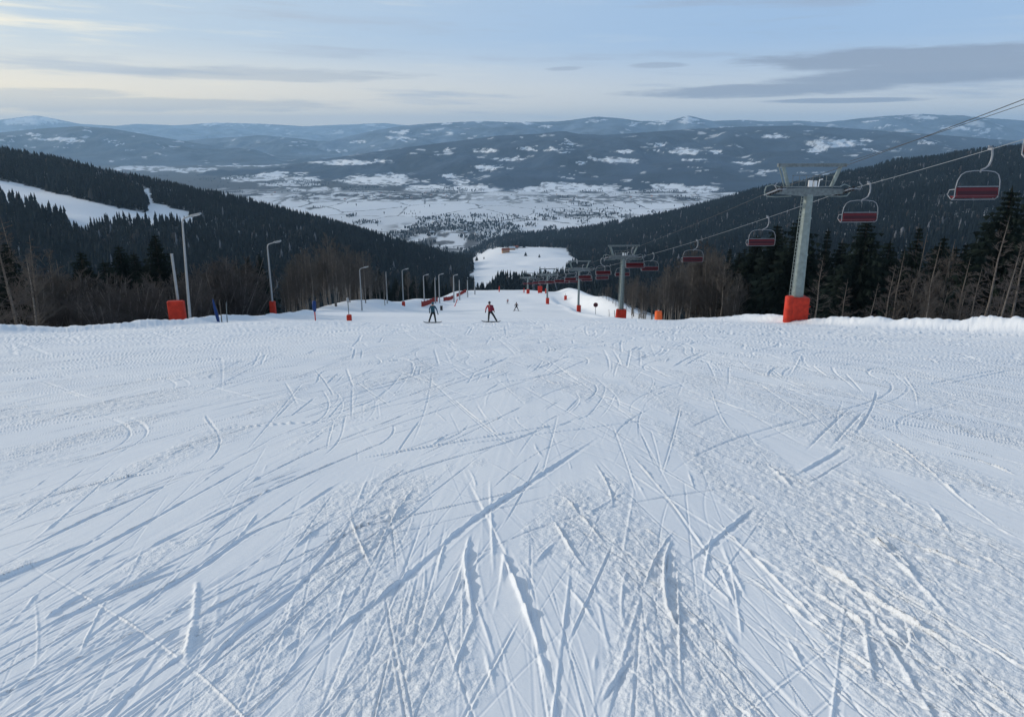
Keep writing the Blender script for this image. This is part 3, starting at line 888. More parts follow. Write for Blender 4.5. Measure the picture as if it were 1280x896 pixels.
def forest(name, t0, t1, y0, y1, sp, hm, label, keep=None):
    x, y = scatter(t0, t1, y0, y1, sp)
    z = H(x, y)
    k = ~cleared(x, y, z)
    k &= ~((y < 420) & (x > xleft(np.minimum(y, 345)) - 8) & (x < xright(np.minimum(y, 345)) + 8))
    if keep is not None: k &= keep(x, y, z)
    x, y, z = x[k], y[k], z[k]
    u, v = proj(x, y, z)
    h = hm * rng.uniform(.5, 1.25, len(x)) * (0.9 + 0.3 * vnoise(x / 90, y / 90, 81))
    tint = np.clip(0.38 + 0.42 * vnoise(x / 70, y / 70, 82) + rng.normal(0, .2, len(x)), 0, 0.8)
    r = rng.uniform(0, 1, len(x))
    patchy = vnoise(x / 120, y / 120, 83)
    broad = (r < 0.02 + 0.22 * np.clip(patchy - 0.15, 0, 1))
    tint = np.where(broad, 0.86 + 0.05 * rng.uniform(-1, 1, len(x)), tint)
    tint = np.where(rng.uniform(0, 1, len(x)) < 0.006 + 0.05 * np.clip(patchy - .3, 0, 1), 1.0, tint)
    h = np.where(broad, h * .8, h)
    return wood_mass(name, x, y, z - 0.3, h, tint, label, broad)


forest('conifer_forest', -0.95, -0.02, 420, 1950, 6.6, 19, 'dark conifer forest covering the left valley side around the white run',
       lambda x, y, z: ((x / y < -0.06 - 0 * x) | (y > 700)) & ~((x / y > -0.03) & (y > 1300)))
forest('conifer_forest', -0.02, 0.95, 440, 2750, 8.0, 19, 'dark conifer forest covering the right valley side behind the chairlift',
       lambda x, y, z: (x / y > 0.115) | (y > 2000) | ((y > 1120) & (x / y > 0.03)))
forest('conifer_forest', -0.13, 0.125, 560, 1120, 7.0, 17, 'conifer wood just below the end of the run before the white field',
       lambda x, y, z: y < 1000 + 130 * vnoise(x / 25, y * 0, 91) - np.where(x / y < -0.03, 230, 0))
forest('conifer_forest', -0.30, 0.03, 1900, 3650, 11.5, 17, 'dark wood where the two valley sides meet above the fields',
       lambda x, y, z: fbm(x / 160, y / 160, 95, 2) < .75)
# woods and hedges of the valley floor
xw, yw = scatter(-0.62, 0.5, 2950, 8200, 34)
uw, vw = proj(xw, yw, np.full(xw.shape, VZ))
wv = fbm(xw / 420, yw / 700, 72, 4) * 0.8 + 0.35 * fbm(xw / 120, yw / 220, 73, 4) + np.where(vw < 242, 0.3, -0.2)
kp = (wv > 0.5) | ((rng.uniform(0, 1, len(xw)) < 0.02))
kp |= (vw > 262) & (vw < 300) & (uw > 680) & (uw < 790) & (vw < 275) & (rng.uniform(0, 1, len(xw)) < .9)
xq, yq = scatter(-0.22, 0.06, 2950, 4300, 15)
uq, vq = proj(xq, yq, np.full(xq.shape, VZ))
kq = (fbm(xq / 90, yq / 150, 96, 3) > .18 + .012 * np.maximum(0, 285 - vq)) & (vq > 268)
xw, yw = np.concatenate([xw[kp], xq[kq]]), np.concatenate([yw[kp], yq[kq]])
wood_mass('valley_woods', xw, yw, np.full(xw.shape, VZ), rng.uniform(9, 17, len(xw)), np.clip(rng.uniform(.2, .95, len(xw)), 0, .95), 'scattered woods and hedges between the snowy fields of the valley floor', rng.uniform(0, 1, len(xw)) < .5)

# ------------------------------------------------------------------ chairlift
LA = math.atan(0.0623)
LDX = -0.0623
T1 = (23.85, 61.0)


def lift_x(y, side): return T1[0] + LDX * (y - T1[1]) + side * 2.9


TOW = [(61.0, -4.55), (130.0, -21.05), (180.0, -32.1), (250.0, -46.4), (330.0, -62.6), (420.0, -84.0)]


def rope_z(y):
    if y <= TOW[0][0]:
        d = TOW[0][0] - y
        return TOW[0][1] + 0.262 * d - 0.0006 * d * (91 - d)
    for (a, za), (b, zb) in zip(TOW, TOW[1:]):
        if y <= b:
            s = (y - a) / (b - a)
            return za + (zb - za) * s - 4 * s * (1 - s) * (b - a) * 0.0045
    return TOW[-1][1]


def make_tower(y, zr_, label, first=False, pw=(0.50, 0.34), pad_h=2.1, pad_w=2.1, detail=True):
    x = T1[0] + LDX * (y - T1[1])
    g = G(x, y) - 0.15
    t = empty('lift_tower', (x, y, g), LA)
    tag(t, label, 'lift tower', 'steel towers of the chairlift')
    hc = zr_ - g                       # height of the cross arm
    p = MB(); p.tube([(0, 0, 0), (0, 0, hc * .5), (0, 0, hc - .25)], [pw[0], (pw[0] + pw[1]) / 2, pw[1]], 8, smooth=False)
    if detail:
        for q in (.18, .52, .8): p.tube([(0, 0, hc * q - .05), (0, 0, hc * q + .05)], pw[0] + (pw[1] - pw[0]) * q + .05, 8, smooth=False)
    p.build('pole', M['galv'], t)
    a = MB()
    for s in (-1, 1):                  # tapered cross arm, one half each side
        vs = []
        for (xx, h, d) in ((0, .42, .28), (s * 2.75, .2, .18)):
            for (yy, zz) in ((-d, -h), (d, -h), (d, h * .7), (-d, h * .7)): vs.append((xx, yy, hc + zz))
        a.add(vs, [(0, 1, 5, 4), (1, 2, 6, 5), (2, 3, 7, 6), (3, 0, 4, 7), (4, 5, 6, 7)])
    a.box((0, 0, hc + .34), (5.0, .5, .05))
    a.build('cross_arm', M['galv_dark'], t)
    for s in (-1, 1):
        b = MB(); sl = 0.235
        for dx in (-.16, .16): b.tube([(s * 2.9 + dx, -1.5, hc + 1.5 * sl - .05), (s * 2.9 + dx, 1.5, hc - 1.5 * sl - .05)], .06, 6)
        b.tube([(s * 2.6, -1.6, hc + .3), (s * 3.35, -1.6, hc + .25), (s * 3.5, -1.5, hc + .55), (s * 3.3, -1.4, hc + .75)], .045, 6)
        tr_ = b.build('sheave_assembly', M['pale'], t)
        w = MB()
        for k in range(6):
            yy = -1.35 + k * .54
            w.tube([(s * 2.9 - .05, yy, hc - yy * sl - .03), (s * 2.9 + .05, yy, hc - yy * sl - .03)], .2, 10)
        w.build('sheave_wheel', M['black'], tr_)
        q = MB()                       # curved catcher at the arm's end
        q.tube([(s * 2.5, 0, hc + .35), (s * 3.0, .3, hc + .5), (s * 3.45, .3, hc + .35), (s * 3.55, .3, hc - .1), (s * 3.3, .3, hc - .42), (s * 2.7, .2, hc - .45), (s * 1.4, .1, hc - .38)], .05, 6)
        q.build('rope_catcher', M['galv'], t)
        c = MB(); c.tube([(s * 1.75, 0, hc + .3), (s * 2.35, 0, hc + 1.95)], .15, 6, smooth=False)
        c.tube([(s * 1.95, .35, hc + .3), (s * 2.55, .35, hc + 1.95)], .05, 6)
        c.build('gantry_post', M['galv'], t)
    c = MB(); c.box((0, 0, hc + 2.02), (5.6, .26, .26)); c.box((0, .4, hc + 2.02), (5.2, .12, .12))
    for k in range(9): c.box((-2.4 + k * .6, .2, hc + 2.02), (.06, .4, .06))
    c.build('gantry_beam', M['galv_dark'], t)
    if detail:
        r = MB()
        for k in range(7): r.tube([(-1.6 + k * .55, -.3, hc + .36), (-1.6 + k * .55, -.3, hc + 1.25)], .025, 5)
        for zz in (.8, 1.25): r.tube([(-1.65, -.3, hc + zz), (1.75, -.3, hc + zz)], .025, 5)
        r.build('guard_rail', M['galv_dark'], t)
        bx = MB(); bx.box((-.15, -.35, hc + .62), (.28, .22, .5)); bx.box((.25, -.35, hc + .6), (.22, .2, .46)); bx.tube([(.55, -.3, hc + .36), (.6, -.3, hc + .9), (.85, -.3, hc + .95)], .05, 6)
        bx.build('junction_box', M['white'], t)
        l = MB()
        dx0 = -pw[0] - .12
        for e in (-.18, .18): l.tube([(dx0, e, 1.6), (-pw[1] - .12, e, hc)], .025, 5)
        n = int(hc / .3)
        for k in range(5, n):
            q = k / n; xx = dx0 + (-pw[1] - .12 - dx0) * q
            l.tube([(xx, -.18, hc * q), (xx, .18, hc * q)], .02, 4)
        l.build('ladder', M['galv'], t)
    m = MB()
    m.box((pad_w * (.08 if not detail or pad_w < 1.9 else -.02), -pw[0] * .3, pad_h / 2), (pad_w * .84, pw[0] * 2.6, pad_h), bev=.12)
    if detail: m.tube([(-pad_w * .47, -.62, 0), (-pad_w * .47 + .02, -.62, pad_h * .5), (-pad_w * .45, -.62, pad_h + .16)], [.36, .35, .27], 12)
    for zz in (.35, .65): m.box((pad_w * .08, -pw[0] * .3 - pw[0] * 1.3 - .012, pad_h * zz), (pad_w * .7, .03, .07))
    m.build('crash_mat', M['pad'], t)
    return t


make_tower(61.0, TOW[0][1], 'tall grey lift tower nearest the viewer with wide cross arm and red mat', True, (.52, .36), 2.05, 1.95)
make_tower(130.0, TOW[1][1], 'second lift tower down the slope beside the orange pad, red mat round its foot', False, (.46, .34), 2.5, 1.7)
make_tower(180.0, TOW[2][1], 'third lift tower down the slope, slim dark pole behind the second tower', False, (.3, .24), 2.1, 1.2, False)
make_tower(250.0, TOW[3][1], 'fourth lift tower down the slope, small with a red mat on the snow', False, (.34, .26), 2.3, 1.3, False)
make_tower(330.0, TOW[4][1], 'fifth lift tower standing at the end of the visible slope', False, (.4, .3), 2.2, 1.6, False)

ys_ = np.concatenate([np.arange(-30, 61, 3.0), np.arange(61, 421, 4.0)])
for s, lb in ((-1, 'left hauling rope of the chairlift, with hardly any chairs near the viewer'), (1, 'right hauling rope of the chairlift carrying the red chairs')):
    b = MB(); b.tube([(lift_x(y, s), y, rope_z(y) + .06) for y in ys_], .019, 6)
    tag(b.build('haul_rope', M['rope'] if s > 0 else M['wire']), lb, 'cable', 'ropes of the chairlift')
b = MB()
pts = []
for y in np.arange(-30, 62, 3.0):
    d = 61 - y
    pts.append((T1[0] + 2.4 + LDX * (y - 61) + .02 * d, y, TOW[0][1] + 2.15 + .245 * d - .0005 * d * (91 - d)))
b.tube(pts, .018, 5)
tag(b.build('signal_cable', M['wire']), 'thin dark cable rising from the top beam of the nearest lift tower', 'cable')


def make_chair():
    c = empty('lift_chair')
    h = MB()
    h.box((0, 0, .02), (.12, .42, .14), bev=.03)
    h.tube([(-.16, 0, .18), (0, 0, .16), (.10, 0, .02), (.17, 0, -.3), (.16, 0, -.62), (.06, 0, -.9), (-.12, 0, -1.05), (-.36, 0, -1.14), (-.40, 0, -1.3)], [.05, .06, .062, .06, .058, .055, .05, .05, .045], 8)
    h.build('hanger', M['pale'], c)
    f = MB(); cx = -.36
    pl = []
    for (xx, zz) in ((-1.38, -2.72), (-1.40, -2.2), (-1.34, -1.75), (-1.18, -1.42), (-.92, -1.27), (-.4, -1.20), (.4, -1.20), (.92, -1.27), (1.18, -1.42), (1.34, -1.75), (1.40, -2.2), (1.38, -2.72)):
        pl.append((cx + xx, .04, zz))
    f.tube(pl, .029, 8)
    f.tube([(cx - 1.38, .04, -2.72), (cx - 1.38, .25, -2.86), (cx + 1.38, .25, -2.86), (cx + 1.38, .04, -2.72)], .035, 6)
    for s in (-1, 1):
        f.tube([(cx + s * 1.38, .06, -2.25), (cx + s * 1.42, .5, -2.32), (cx + s * 1.42, .62, -2.6), (cx + s * 1.36, .35, -2.84)], .03, 6)
    f.build('frame', M['pale'], c)
    s = MB(); s.box((cx, .34, -2.72), (2.66, .52, .10), bev=.03); st = s.build('seat', M['seat_red'], c)
    b = MB()
    rt = Matrix.Rotation(R(-14), 3, 'X')
    b.box((cx, .02, -2.40), (2.66, .07, .48), rt, bev=.02)
    bk = b.build('backrest', M['seat_red'], c)
    d = MB(); d.box((cx, -.035, -2.46), (2.5, .02, .22), rt); d.build('back_panel', M['seat_dark'], bk)
    q = MB(); q.tube([(cx - 1.3, .0, -2.10), (cx + 1.3, .0, -2.10)], .028, 6); q.build('safety_bar', M['pale'], c)
    return c


CH = [(44.8, 1, 'largest red lift chair, hanging nearest the viewer in front of the right hillside'),
      (57.6, 1, 'red lift chair hanging just right of the nearest lift tower'),
      (76.0, 1, 'first red lift chair left of the nearest tower on the right rope'),
      (98.5, 1, 'second red lift chair left of the nearest tower on the right rope'),
      (121.0, 1, 'red lift chair hanging just above right of the second tower'),
      (32.9, -1, 'lift chair cut off by the right edge of the picture'),
      (110.0, -1, 'red lift chair on the left rope just right of the second tower')]
for y in (142, 163, 184, 205, 226, 248, 270, 292, 314): CH.append((y, 1, None))
for y in (135, 156, 177, 198, 219, 240, 262, 285, 308): CH.append((y, -1, None))
proto = make_chair()
for i, (y, s, lb) in enumerate(CH):
    c = proto if i == 0 else copy_tree(proto)
    c.location = (lift_x(y, s), y, rope_z(y) + .06)
    c.rotation_euler = (0, 0, LA + math.pi * (0 if s > 0 else 1) + (0.0 if i else .05))
    if lb is None:
        lb = 'small red lift chair in the row beyond the second tower, on the %s rope' % ('right' if s > 0 else 'left')
    tag(c, lb, 'lift chair', 'chairs of the chairlift' if i < 7 else 'small chairs far down the %s rope' % ('right' if s > 0 else 'left'))

# ------------------------------------------------------------------ lamps and posts on the left edge


def at_ground(u, Y, dz=0.0, v=395):
    x = tr(u, v) * Y
    return x, Y, G(x, Y) + dz


def make_lamp(u, Y, vtop, label, arm=True, pad=None, lean=0.0):
    x, y, z = at_ground(u, Y, -.1)
    h = zr(vtop) * Y - z
    t = empty('street_lamp', (x, y, z))
    tag(t, label, 'street lamp', 'lamps along the left edge of the run')
    k = max(1.0, Y / 140)
    p = MB()
    pl = [(0, 0, 0), (lean * .5, 0, h * .5), (lean, 0, h - .45)]
    if arm: pl += [(lean + .06, 0, h - .22), (lean + .22, 0, h - .1), (lean + .8, 0, h + .08)]
    else: pl += [(lean, 0, h)]
    n = len(pl)
    p.tube(pl, ([.13 * k, .105 * k, .075 * k] + [.06 * k] * 3)[:n], 8)
    p.build('pole', M['lamp_grey'], t)
    if arm:
        q = MB(); q.box((lean + 1.15, 0, h + .17), (.85, .3, .16 * k), Matrix.Rotation(R(-12), 3, 'Y'), bev=.05)
        hd = q.build('lamp_head', M['lamp_grey'], t)
        g = MB(); g.box((lean + 1.17, 0, h + .17 - .09 * k), (.55, .22, .03), Matrix.Rotation(R(-12), 3, 'Y')); g.build('glass', M['white'], hd)
    if pad:
        m = MB(); m.box((0, 0, pad[1] / 2), (pad[0], pad[0] * .8, pad[1]), bev=.06)
        m.build('crash_mat', M['pad'], t)
    return t


LAMPS = [(237, 60, 271, 'tallest grey street lamp, right of the red padded post on the left', True, None, .4),
         (342, 82, 304, 'street lamp with a narrow red mat round its foot, second from the left', True, (.62, 1.75), 0.05),
         (453, 128, 335, 'lone street lamp on the snow bank, third from the left', True, (.2, .5), 0),
         (485, 160, 340, 'grey lamp post without an arm, left of the lamp with a red foot', False, None, 0),
         (505, 176, 337, 'street lamp with red mat at its foot, before the brown woods', True, (.75, 1.15), 0),
         (531, 215, 344, 'slim street lamp left of the black box on the bank', True, None, 0),
         (545, 232, 347, 'short lamp post without an arm between two slim lamps', False, None, 0),
         (550, 238, 343, 'slim street lamp directly above the teal snowboarder', True, None, 0),
         (568, 262, 344, 'street lamp right of the teal snowboarder, above the red nets', True, None, 0),
         (575, 282, 350, 'small far lamp post beside the leaning red pole', False, None, 0),
         (585, 300, 350, 'small far lamp post, second from the end of the row', False, None, 0),
         (594, 318, 351, 'farthest lamp post at the end of the row on the left', False, None, 0)]
for a in LAMPS: make_lamp(*a)

# red padded post
x, y, z = at_ground(222, 61, -.05)
t = empty('padded_post', (x, y, z), R(4)); tag(t, 'short grey post behind a wide red crash mat on the left edge', 'post')
h = zr(319) * 61 - z
p = MB(); p.tube([(0.05, .4, 0), (.05, .4, h * .5), (.04, .4, h)], .115, 8); p.tube([(.04, .4, h), (.04, .4, h + .04)], .13, 8); p.build('pole', M['lamp_grey'], t)
m = MB(); m.box((0, 0, 1.05), (1.34, .55, 2.2), bev=.09); m.box((0, -.28, 1.9), (1.2, .02, .06)); m.box((0, -.28, .1), (1.2, .02, .06)); m.build('crash_mat', M['pad'], t)
# orange pad
x, y, z = at_ground(823, 76.5, -.1, 398)
t = empty('padded_post', (x, y, z)); tag(t, 'orange cylindrical crash pad right of the second lift tower', 'post')
m = MB(); m.tube([(0, 0, 0), (0, 0, .8), (-.03, 0, 1.58)], [.40, .40, .37], 14); m.tube([(-.03, 0, 1.58), (-.03, 0, 1.62)], .30, 12); m.build('crash_mat', M['pad_orange'], t)
p = MB(); p.tube([(0, .1, 0), (0, .1, 1.72)], .08, 8); p.build('pole', M['lamp_grey'], t)
# rolled blue net and the poles beside it
x, y, z = at_ground(271, 60.5, 0)
b = MB(); b.tube([(.1, 0, -.2), (.02, 0, .5), (-.08, 0, 1.1), (-.2, .05, 1.9)], [.10, .14, .12, .05], 10)
o = b.build('rolled_net', M['blue']); o.location = (x, y, z); tag(o, 'blue rolled-up net leaning on the snow edge near the tall lamp', 'net roll')
for k, (u, hh, ln, lb) in enumerate(((276.5, 1.9, 0, 'bare upright stake directly right of the blue rolled net'), (283, 1.75, .12, 'dark stake farther right of the blue rolled net'))):
    x, y, z = at_ground(u, 60.7, 0)
    b = MB(); b.tube([(0, 0, -.3), (ln * .5, 0, hh * .5), (ln, 0, hh)], [.045, .04, .03], 6)
    o = b.build('stake', M['wood'] if k == 0 else M['galv_dark']); o.location = (x, y, z); tag(o, lb, 'stake')
# blue marker on red pole
x, y, z = at_ground(394, 72, -.1, 397)
t = empty('piste_marker', (x, y, z)); tag(t, 'blue cloth marker on a red pole at the left edge', 'marker')
b = MB(); b.tube([(0, 0, 0), (0, 0, 2.1)], .06, 8); b.build('pole', M['pad'], t)
b = MB(); b.tube([(.01, 0, 1.0), (.0, 0, 1.15), (-.02, 0, 1.6), (.0, 0, 2.05), (0, 0, 2.12)], [.08, .17, .2, .19, .1], 9); b.build('cloth', M['blue'], t)
# round marker sign with red foot
x, y, z = at_ground(436.5, 72, -.1, 398)
t = empty('piste_sign', (x, y, z)); tag(t, 'thin post with a small pale head and red foot pad on the left edge', 'sign')
b = MB(); b.tube([(0, 0, 0), (-.03, 0, 2.2)], .045, 8); b.build('pole', M['galv_dark'], t)
b = MB(); b.ball((-.04, 0, 2.2), .2, 10, 8, (.72, .35, 1.3)); b.build('sign_head', M['lamp_grey'], t)
b = MB(); b.box((0, 0, .35), (.46, .46, .7), bev=.07); b.box((.02, -.24, .62), (.42, .05, .07)); b.build('crash_mat', M['pad'], t)
# snow stub on the left rim
for (u, Y, hh, lb) in ((33, 40.5, .5, 'small snow-capped stick on the far left snow rim'), (1066, 57.5, .35, 'short dark twig poking from the right snow rim')):
    x, y, z = at_ground(u, Y, -.1, 412)
    b = MB(); b.tube([(0, 0, 0), (.03, 0, hh * .6), (.0, 0, hh)], [.03, .05, .035], 7)
    o = b.build('stick', M['white'] if hh > .4 else M['wood']); o.location = (x, y, z); tag(o, lb, 'stick')

# red nets on the left bank and markers on the end of the run


def make_net(p0, p1, h, label, n=5, name='safety_net'):
    x0, y0 = p0; x1, y1 = p1
    t = empty(name, ((x0 + x1) / 2, (y0 + y1) / 2, G((x0 + x1) / 2, (y0 + y1) / 2)))
    tag(t, label, 'safety net', 'red nets along the run')
    ox, oy, oz = t.location
    for k in range(n + 1):
        s = k / n; x = x0 + (x1 - x0) * s; y = y0 + (y1 - y0) * s; g = G(x, y)
        b = MB(); b.tube([(x - ox, y - oy, g - oz - .2), (x - ox, y - oy, g - oz + h + .15)], .05, 6); b.build('post', M['red_net'], t)
    b = MB()
    m = max(8, int(math.hypot(x1 - x0, y1 - y0) / .45)); rows = 6
    P = [[None] * (m + 1) for _ in range(rows)]
    for i in range(m + 1):
        s = i / m; x = x0 + (x1 - x0) * s; y = y0 + (y1 - y0) * s; g = G(x, y)
        sag = .12 * math.sin(s * n * math.pi) ** 2
        for r in range(rows): P[r][i] = (x - ox, y - oy, g - oz + .1 + (h - sag - .1) * r / (rows - 1))
    for r in range(rows): b.tube(P[r], .045, 4, False)
    for i in range(m + 1): b.tube([P[0][i], P[-1][i]], .035, 4, False)
    b.build('netting', M['red_net'], t)


make_net((-25.5, 205), (-25.0, 245), 1.6, 'red net running along the left bank above the teal snowboarder', 6)
make_net((-24.6, 262), (-23.2, 290), 1.5, 'shorter red net beyond the leaning red pole on the left', 4)
make_net((-22.8, 300), (-20.8, 332), 1.5, 'farthest red net where the left bank ends', 4)
x, y, z = at_ground(568, 226, 0, 377)
b = MB(); b.tube([(0, 0, -.1), (.45, 0, 1.0), (.95, 0, 2.3)], [.16, .11, .14], 8)
o = b.build('leaning_pole', M['pad']); o.location = (x, y, z); tag(o, 'red padded pole leaning to the right below the nets', 'pole')
x, y, z = at_ground(551.5, 186, -.1, 377)
b = MB(); b.box((0, 0, .6), (.62, .5, 1.2), bev=.06); b.box((0, 0, 1.25), (.7, .58, .1), bev=.03)
o = b.build('box', M['black']); o.location = (x, y, z); tag(o, 'small black upright box on the snow above the teal snowboarder', 'box')
for (u, Y, hh, lb) in ((624, 338, 2.8, 'dark red marker pole on the far end of the run, left of the other'), (655, 336, 2.2, 'red marker pole on the far end of the run, right of the other')):
    x, y, z = at_ground(u, Y, -.1, 366)
    b = MB(); b.tube([(0, 0, 0), (0, 0, hh * .4), (.05, 0, hh)], [.28, .25, .12], 8)
    o = b.build('marker_pole', M['pad']); o.location = (x, y, z); tag(o, lb, 'marker')
for i, (u, Y, w, hh) in enumerate(((675, 332, 2.0, 3.2), (683, 326, 1.2, 2.2), (707, 300, 1.1, 1.9))):
    x, y, z = at_ground(u, Y, -.1, 368)
    t = empty('padded_post', (x, y, z)); tag(t, ('tall wide red crash mat at the far end of the lift line', 'narrow red crash mat standing right of the tall wide one', 'small red crash mat beside the fifth lift tower')[i], 'post')
    b = MB(); b.box((0, 0, hh / 2), (w, .8, hh), bev=.15); b.build('crash_mat', M['pad'], t)
    b = MB(); b.tube([(0, .3, 0), (0, .3, hh + .9)], .09, 6); b.build('pole', M['lamp_grey'], t)

# round red sign and the wire fence right of the lift
x, y, z = at_ground(744.5, 172, -.1, 383)
t = empty('warning_sign', (x, y, z)); tag(t, 'round dark red sign on a post beside the wire fence', 'sign')
b = MB(); b.tube([(0, 0, 0), (0, 0, 3.4)], .06, 8); b.build('pole', M['galv_dark'], t)
b = MB(); b.tube([(0, -.1, 3.1), (0, -.05, 3.1)], .55, 16); dsk = b.build('sign_plate', M['seat_red'], t)
b = MB(); b.tube([(0, -.125, 3.1), (0, -.105, 3.1)], .36, 16); b.build('sign_face', M['seat_dark'], dsk)
t = empty('wire_fence', (26, 160, G(26, 160))); tag(t, 'low wire fence on posts along the right side of the lift line', 'fence')
ox, oy, oz = t.location; FP = []
for k in range(13):
    y = 112 + k * 11.5; x = xright(y) - 1.0 + random.uniform(-.3, .3); g = G(x, y)
    FP.append((x - ox, y - oy, g - oz))
    b = MB(); b.tube([(x - ox, y - oy, g - oz - .2), (x - ox + random.uniform(-.1, .1), y - oy, g - oz + 1.5)], .07, 6); b.build('post', M['wood'], t)
for hh in (.45, .9, 1.35):
    b = MB(); b.tube([(p[0], p[1], p[2] + hh) for p in FP], .03, 5); b.build('wire', M['wire'], t)
for (u, Y, hh, lb) in ((768, 118, 2.2, 'grey stake on the snow just left of the fence, right of the second tower'), (761, 152, 2.4, 'crooked dark stick leaning beside the round red sign'), (798, 124, 2.6, 'dark stake by the fence near the orange pad')):
    x, y, z = at_ground(u, Y, -.1, 398)
    b = MB(); b.tube([(0, 0, 0), (.06, 0, hh * .5), (-.05, 0, hh)], [.07, .06, .045], 6)
    o = b.build('stake', M['wood']); o.location = (x, y, z); tag(o, lb, 'stake')

# ------------------------------------------------------------------ people


def skin_body(name, J, E_, mats, parent_loc, rz):
    me = bpy.data.meshes.new(name + '_skeleton')
    names = list(J)
    me.from_pydata([J[n][0] for n in names], [(names.index(a), names.index(b)) for a, b in E_], [])
    o = bpy.data.objects.new(name, me); COL.objects.link(o)
    sk = o.modifiers.new('skin', 'SKIN'); sk.use_smooth_shade = True
    for i, n in enumerate(names):
        r = J[n][1]
        sv = me.skin_vertices[0].data[i]
        sv.radius = (r, r) if not isinstance(r, tuple) else r
        sv.use_root = (i == 0)
    sb = o.modifiers.new('sub', 'SUBSURF'); sb.levels = 1; sb.render_levels = 1
    dg = bpy.context.evaluated_depsgraph_get()
    m2 = bpy.data.meshes.new_from_object(o.evaluated_get(dg))
    bpy.data.objects.remove(o); bpy.data.meshes.remove(me)
    m2.name = name
    m2.materials.clear()
    for m in mats: m2.materials.append(m)
    segs = [(Vector(J[a][0]), Vector(J[b][0]), J[b][2]) for a, b in E_]
    for p in m2.polygons:
        c = p.center; best = 9; bi = 0
        for a, b, k in segs:
            d = b - a; t = max(0, min(1, (c - a).dot(d) / max(d.length_squared, 1e-9)))
            q = (c - a - d * t).length
            if q < best: best, bi = q, k
        p.material_index = bi; p.use_smooth = True
    o = link(name, m2)
    o.location = parent_loc; o.rotation_euler = (0, 0, rz)
    return o


skinM = mat('skin', (0.45, 0.27, 0.2), 0.5)


def person(u, v, Y, label, jacket, pants, legs, arms, lean=(0, 0), h=1.75, helmet=(0.02, 0.02, 0.025), pack=None, rz=0.0, packx=0):
    """legs: (left foot x, right foot x); arms: hands as (x, y, z); metres, y away from the viewer"""
    x, y, z = at_ground(u, Y, 0.0, v)
    z += 0.04
    s = h / 1.75
    lx, ly = lean
    P = Vector((lx * .35, ly * .35, .90)); CH_ = Vector((lx * .85, ly * .85, 1.30)); N = Vector((lx, ly, 1.49)); HD = Vector((lx * 1.08, ly * 1.1 + .02, 1.62))
    J = {'pelvis': (P, (.16, .12), 1), 'waist': (P.lerp(CH_, .45), (.16, .115), 0), 'chest': (CH_, (.19, .13), 0), 'neck': (N, .07, 3), 'head': (HD, .095, 3), 'crown': (HD + Vector((0, 0, .1)), .085, 3), 'nose': (HD + Vector((0, .12, -.01)), .022, 3)}
    E_ = [('pelvis', 'waist'), ('waist', 'chest'), ('chest', 'neck'), ('neck', 'head'), ('head', 'crown'), ('head', 'nose')]
    for sd, fx in ((-1, legs[0]), (1, legs[1])):
        n = 'L' if sd < 0 else 'R'
        fy = legs[2] * sd if len(legs) > 2 else 0
        hip = P + Vector((sd * .105, 0, -.06)); ft = Vector((fx, fy, .09))
        kn = hip.lerp(ft, .5) + Vector((0, .10, .0))
        J['hip' + n] = (hip, .105, 1); J['knee' + n] = (kn, .085, 1); J['ankle' + n] = (ft, .075, 1); J['toe' + n] = (ft + Vector((sd * .02, .17, -.03)), .055, 2)
        J['heel' + n] = (ft + Vector((0, -.05, -.03)), .055, 2)
        E_ += [('pelvis', 'hip' + n), ('hip' + n, 'knee' + n), ('knee' + n, 'ankle' + n), ('ankle' + n, 'toe' + n), ('ankle' + n, 'heel' + n)]
        hn = Vector(arms[0] if sd < 0 else arms[1])
        sh = CH_ + Vector((sd * .19, 0, .10))
        el = sh.lerp(hn, .52) + Vector((sd * .05, -.05, 0))
        d = (hn - el).normalized(); sidev = d.cross(Vector((0, 1, 0))).normalized()
        J['sh' + n] = (sh, .078, 0); J['el' + n] = (el, .06, 0); J['wr' + n] = (hn, .042, 0); J['palm' + n] = (hn + d * .08, (.045, .03), 2)
        E_ += [('chest', 'sh' + n), ('sh' + n, 'el' + n), ('el' + n, 'wr' + n), ('wr' + n, 'palm' + n)]
        for q, (o_, l_) in enumerate(((-.036, .075), (-.012, .09), (.012, .085), (.036, .065))):
            a = hn + d * .10 + sidev * o_; J['f%d' % q + n] = (a, .013, 2); J['g%d' % q + n] = (a + d * l_ + Vector((0, .025, 0)), .011, 2)
            E_ += [('palm' + n, 'f%d' % q + n), ('f%d' % q + n, 'g%d' % q + n)]
        J['th' + n] = (hn + d * .08 - sidev * sd * .05 + Vector((0, .04, 0)), .013, 2); E_.append(('wr' + n, 'th' + n))
    for k in J: J[k] = (Vector(J[k][0]) * s, (tuple(q * s for q in J[k][1]) if isinstance(J[k][1], tuple) else J[k][1] * s), J[k][2])
    mats = [mat('jacket_cloth', jacket, .7, var=.15, scale=6), mat('trouser_cloth', pants, .7, var=.15, scale=6), M['black'], skinM]
    o = skin_body('person', J, E_, mats, (x, y, z), rz)
    tag(o, label, 'person')
    hd = J['head'][0]
    b = MB(); b.ball((hd.x, hd.y - .015 * s, hd.z + .045 * s), .128 * s, 12, 8, (.92, 1.05, .98)); b.build('helmet', mat('helmet_shell', helmet, .4), o)
    b = MB(); b.ball((hd.x, hd.y + .085 * s, hd.z + .02 * s), .075 * s, 10, 6, (1.05, .5, .55)); b.build('goggles', M['black'], o)
    if pack:
        c = J['chest'][0]
        b = MB(); b.box((c.x + packx, c.y - .2 * s, c.z - .06), (.32 * s, .2 * s, .5 * s), bev=.06); b.build('backpack', mat('backpack_cloth', pack, .7), o)
    return o, (x, y, z)


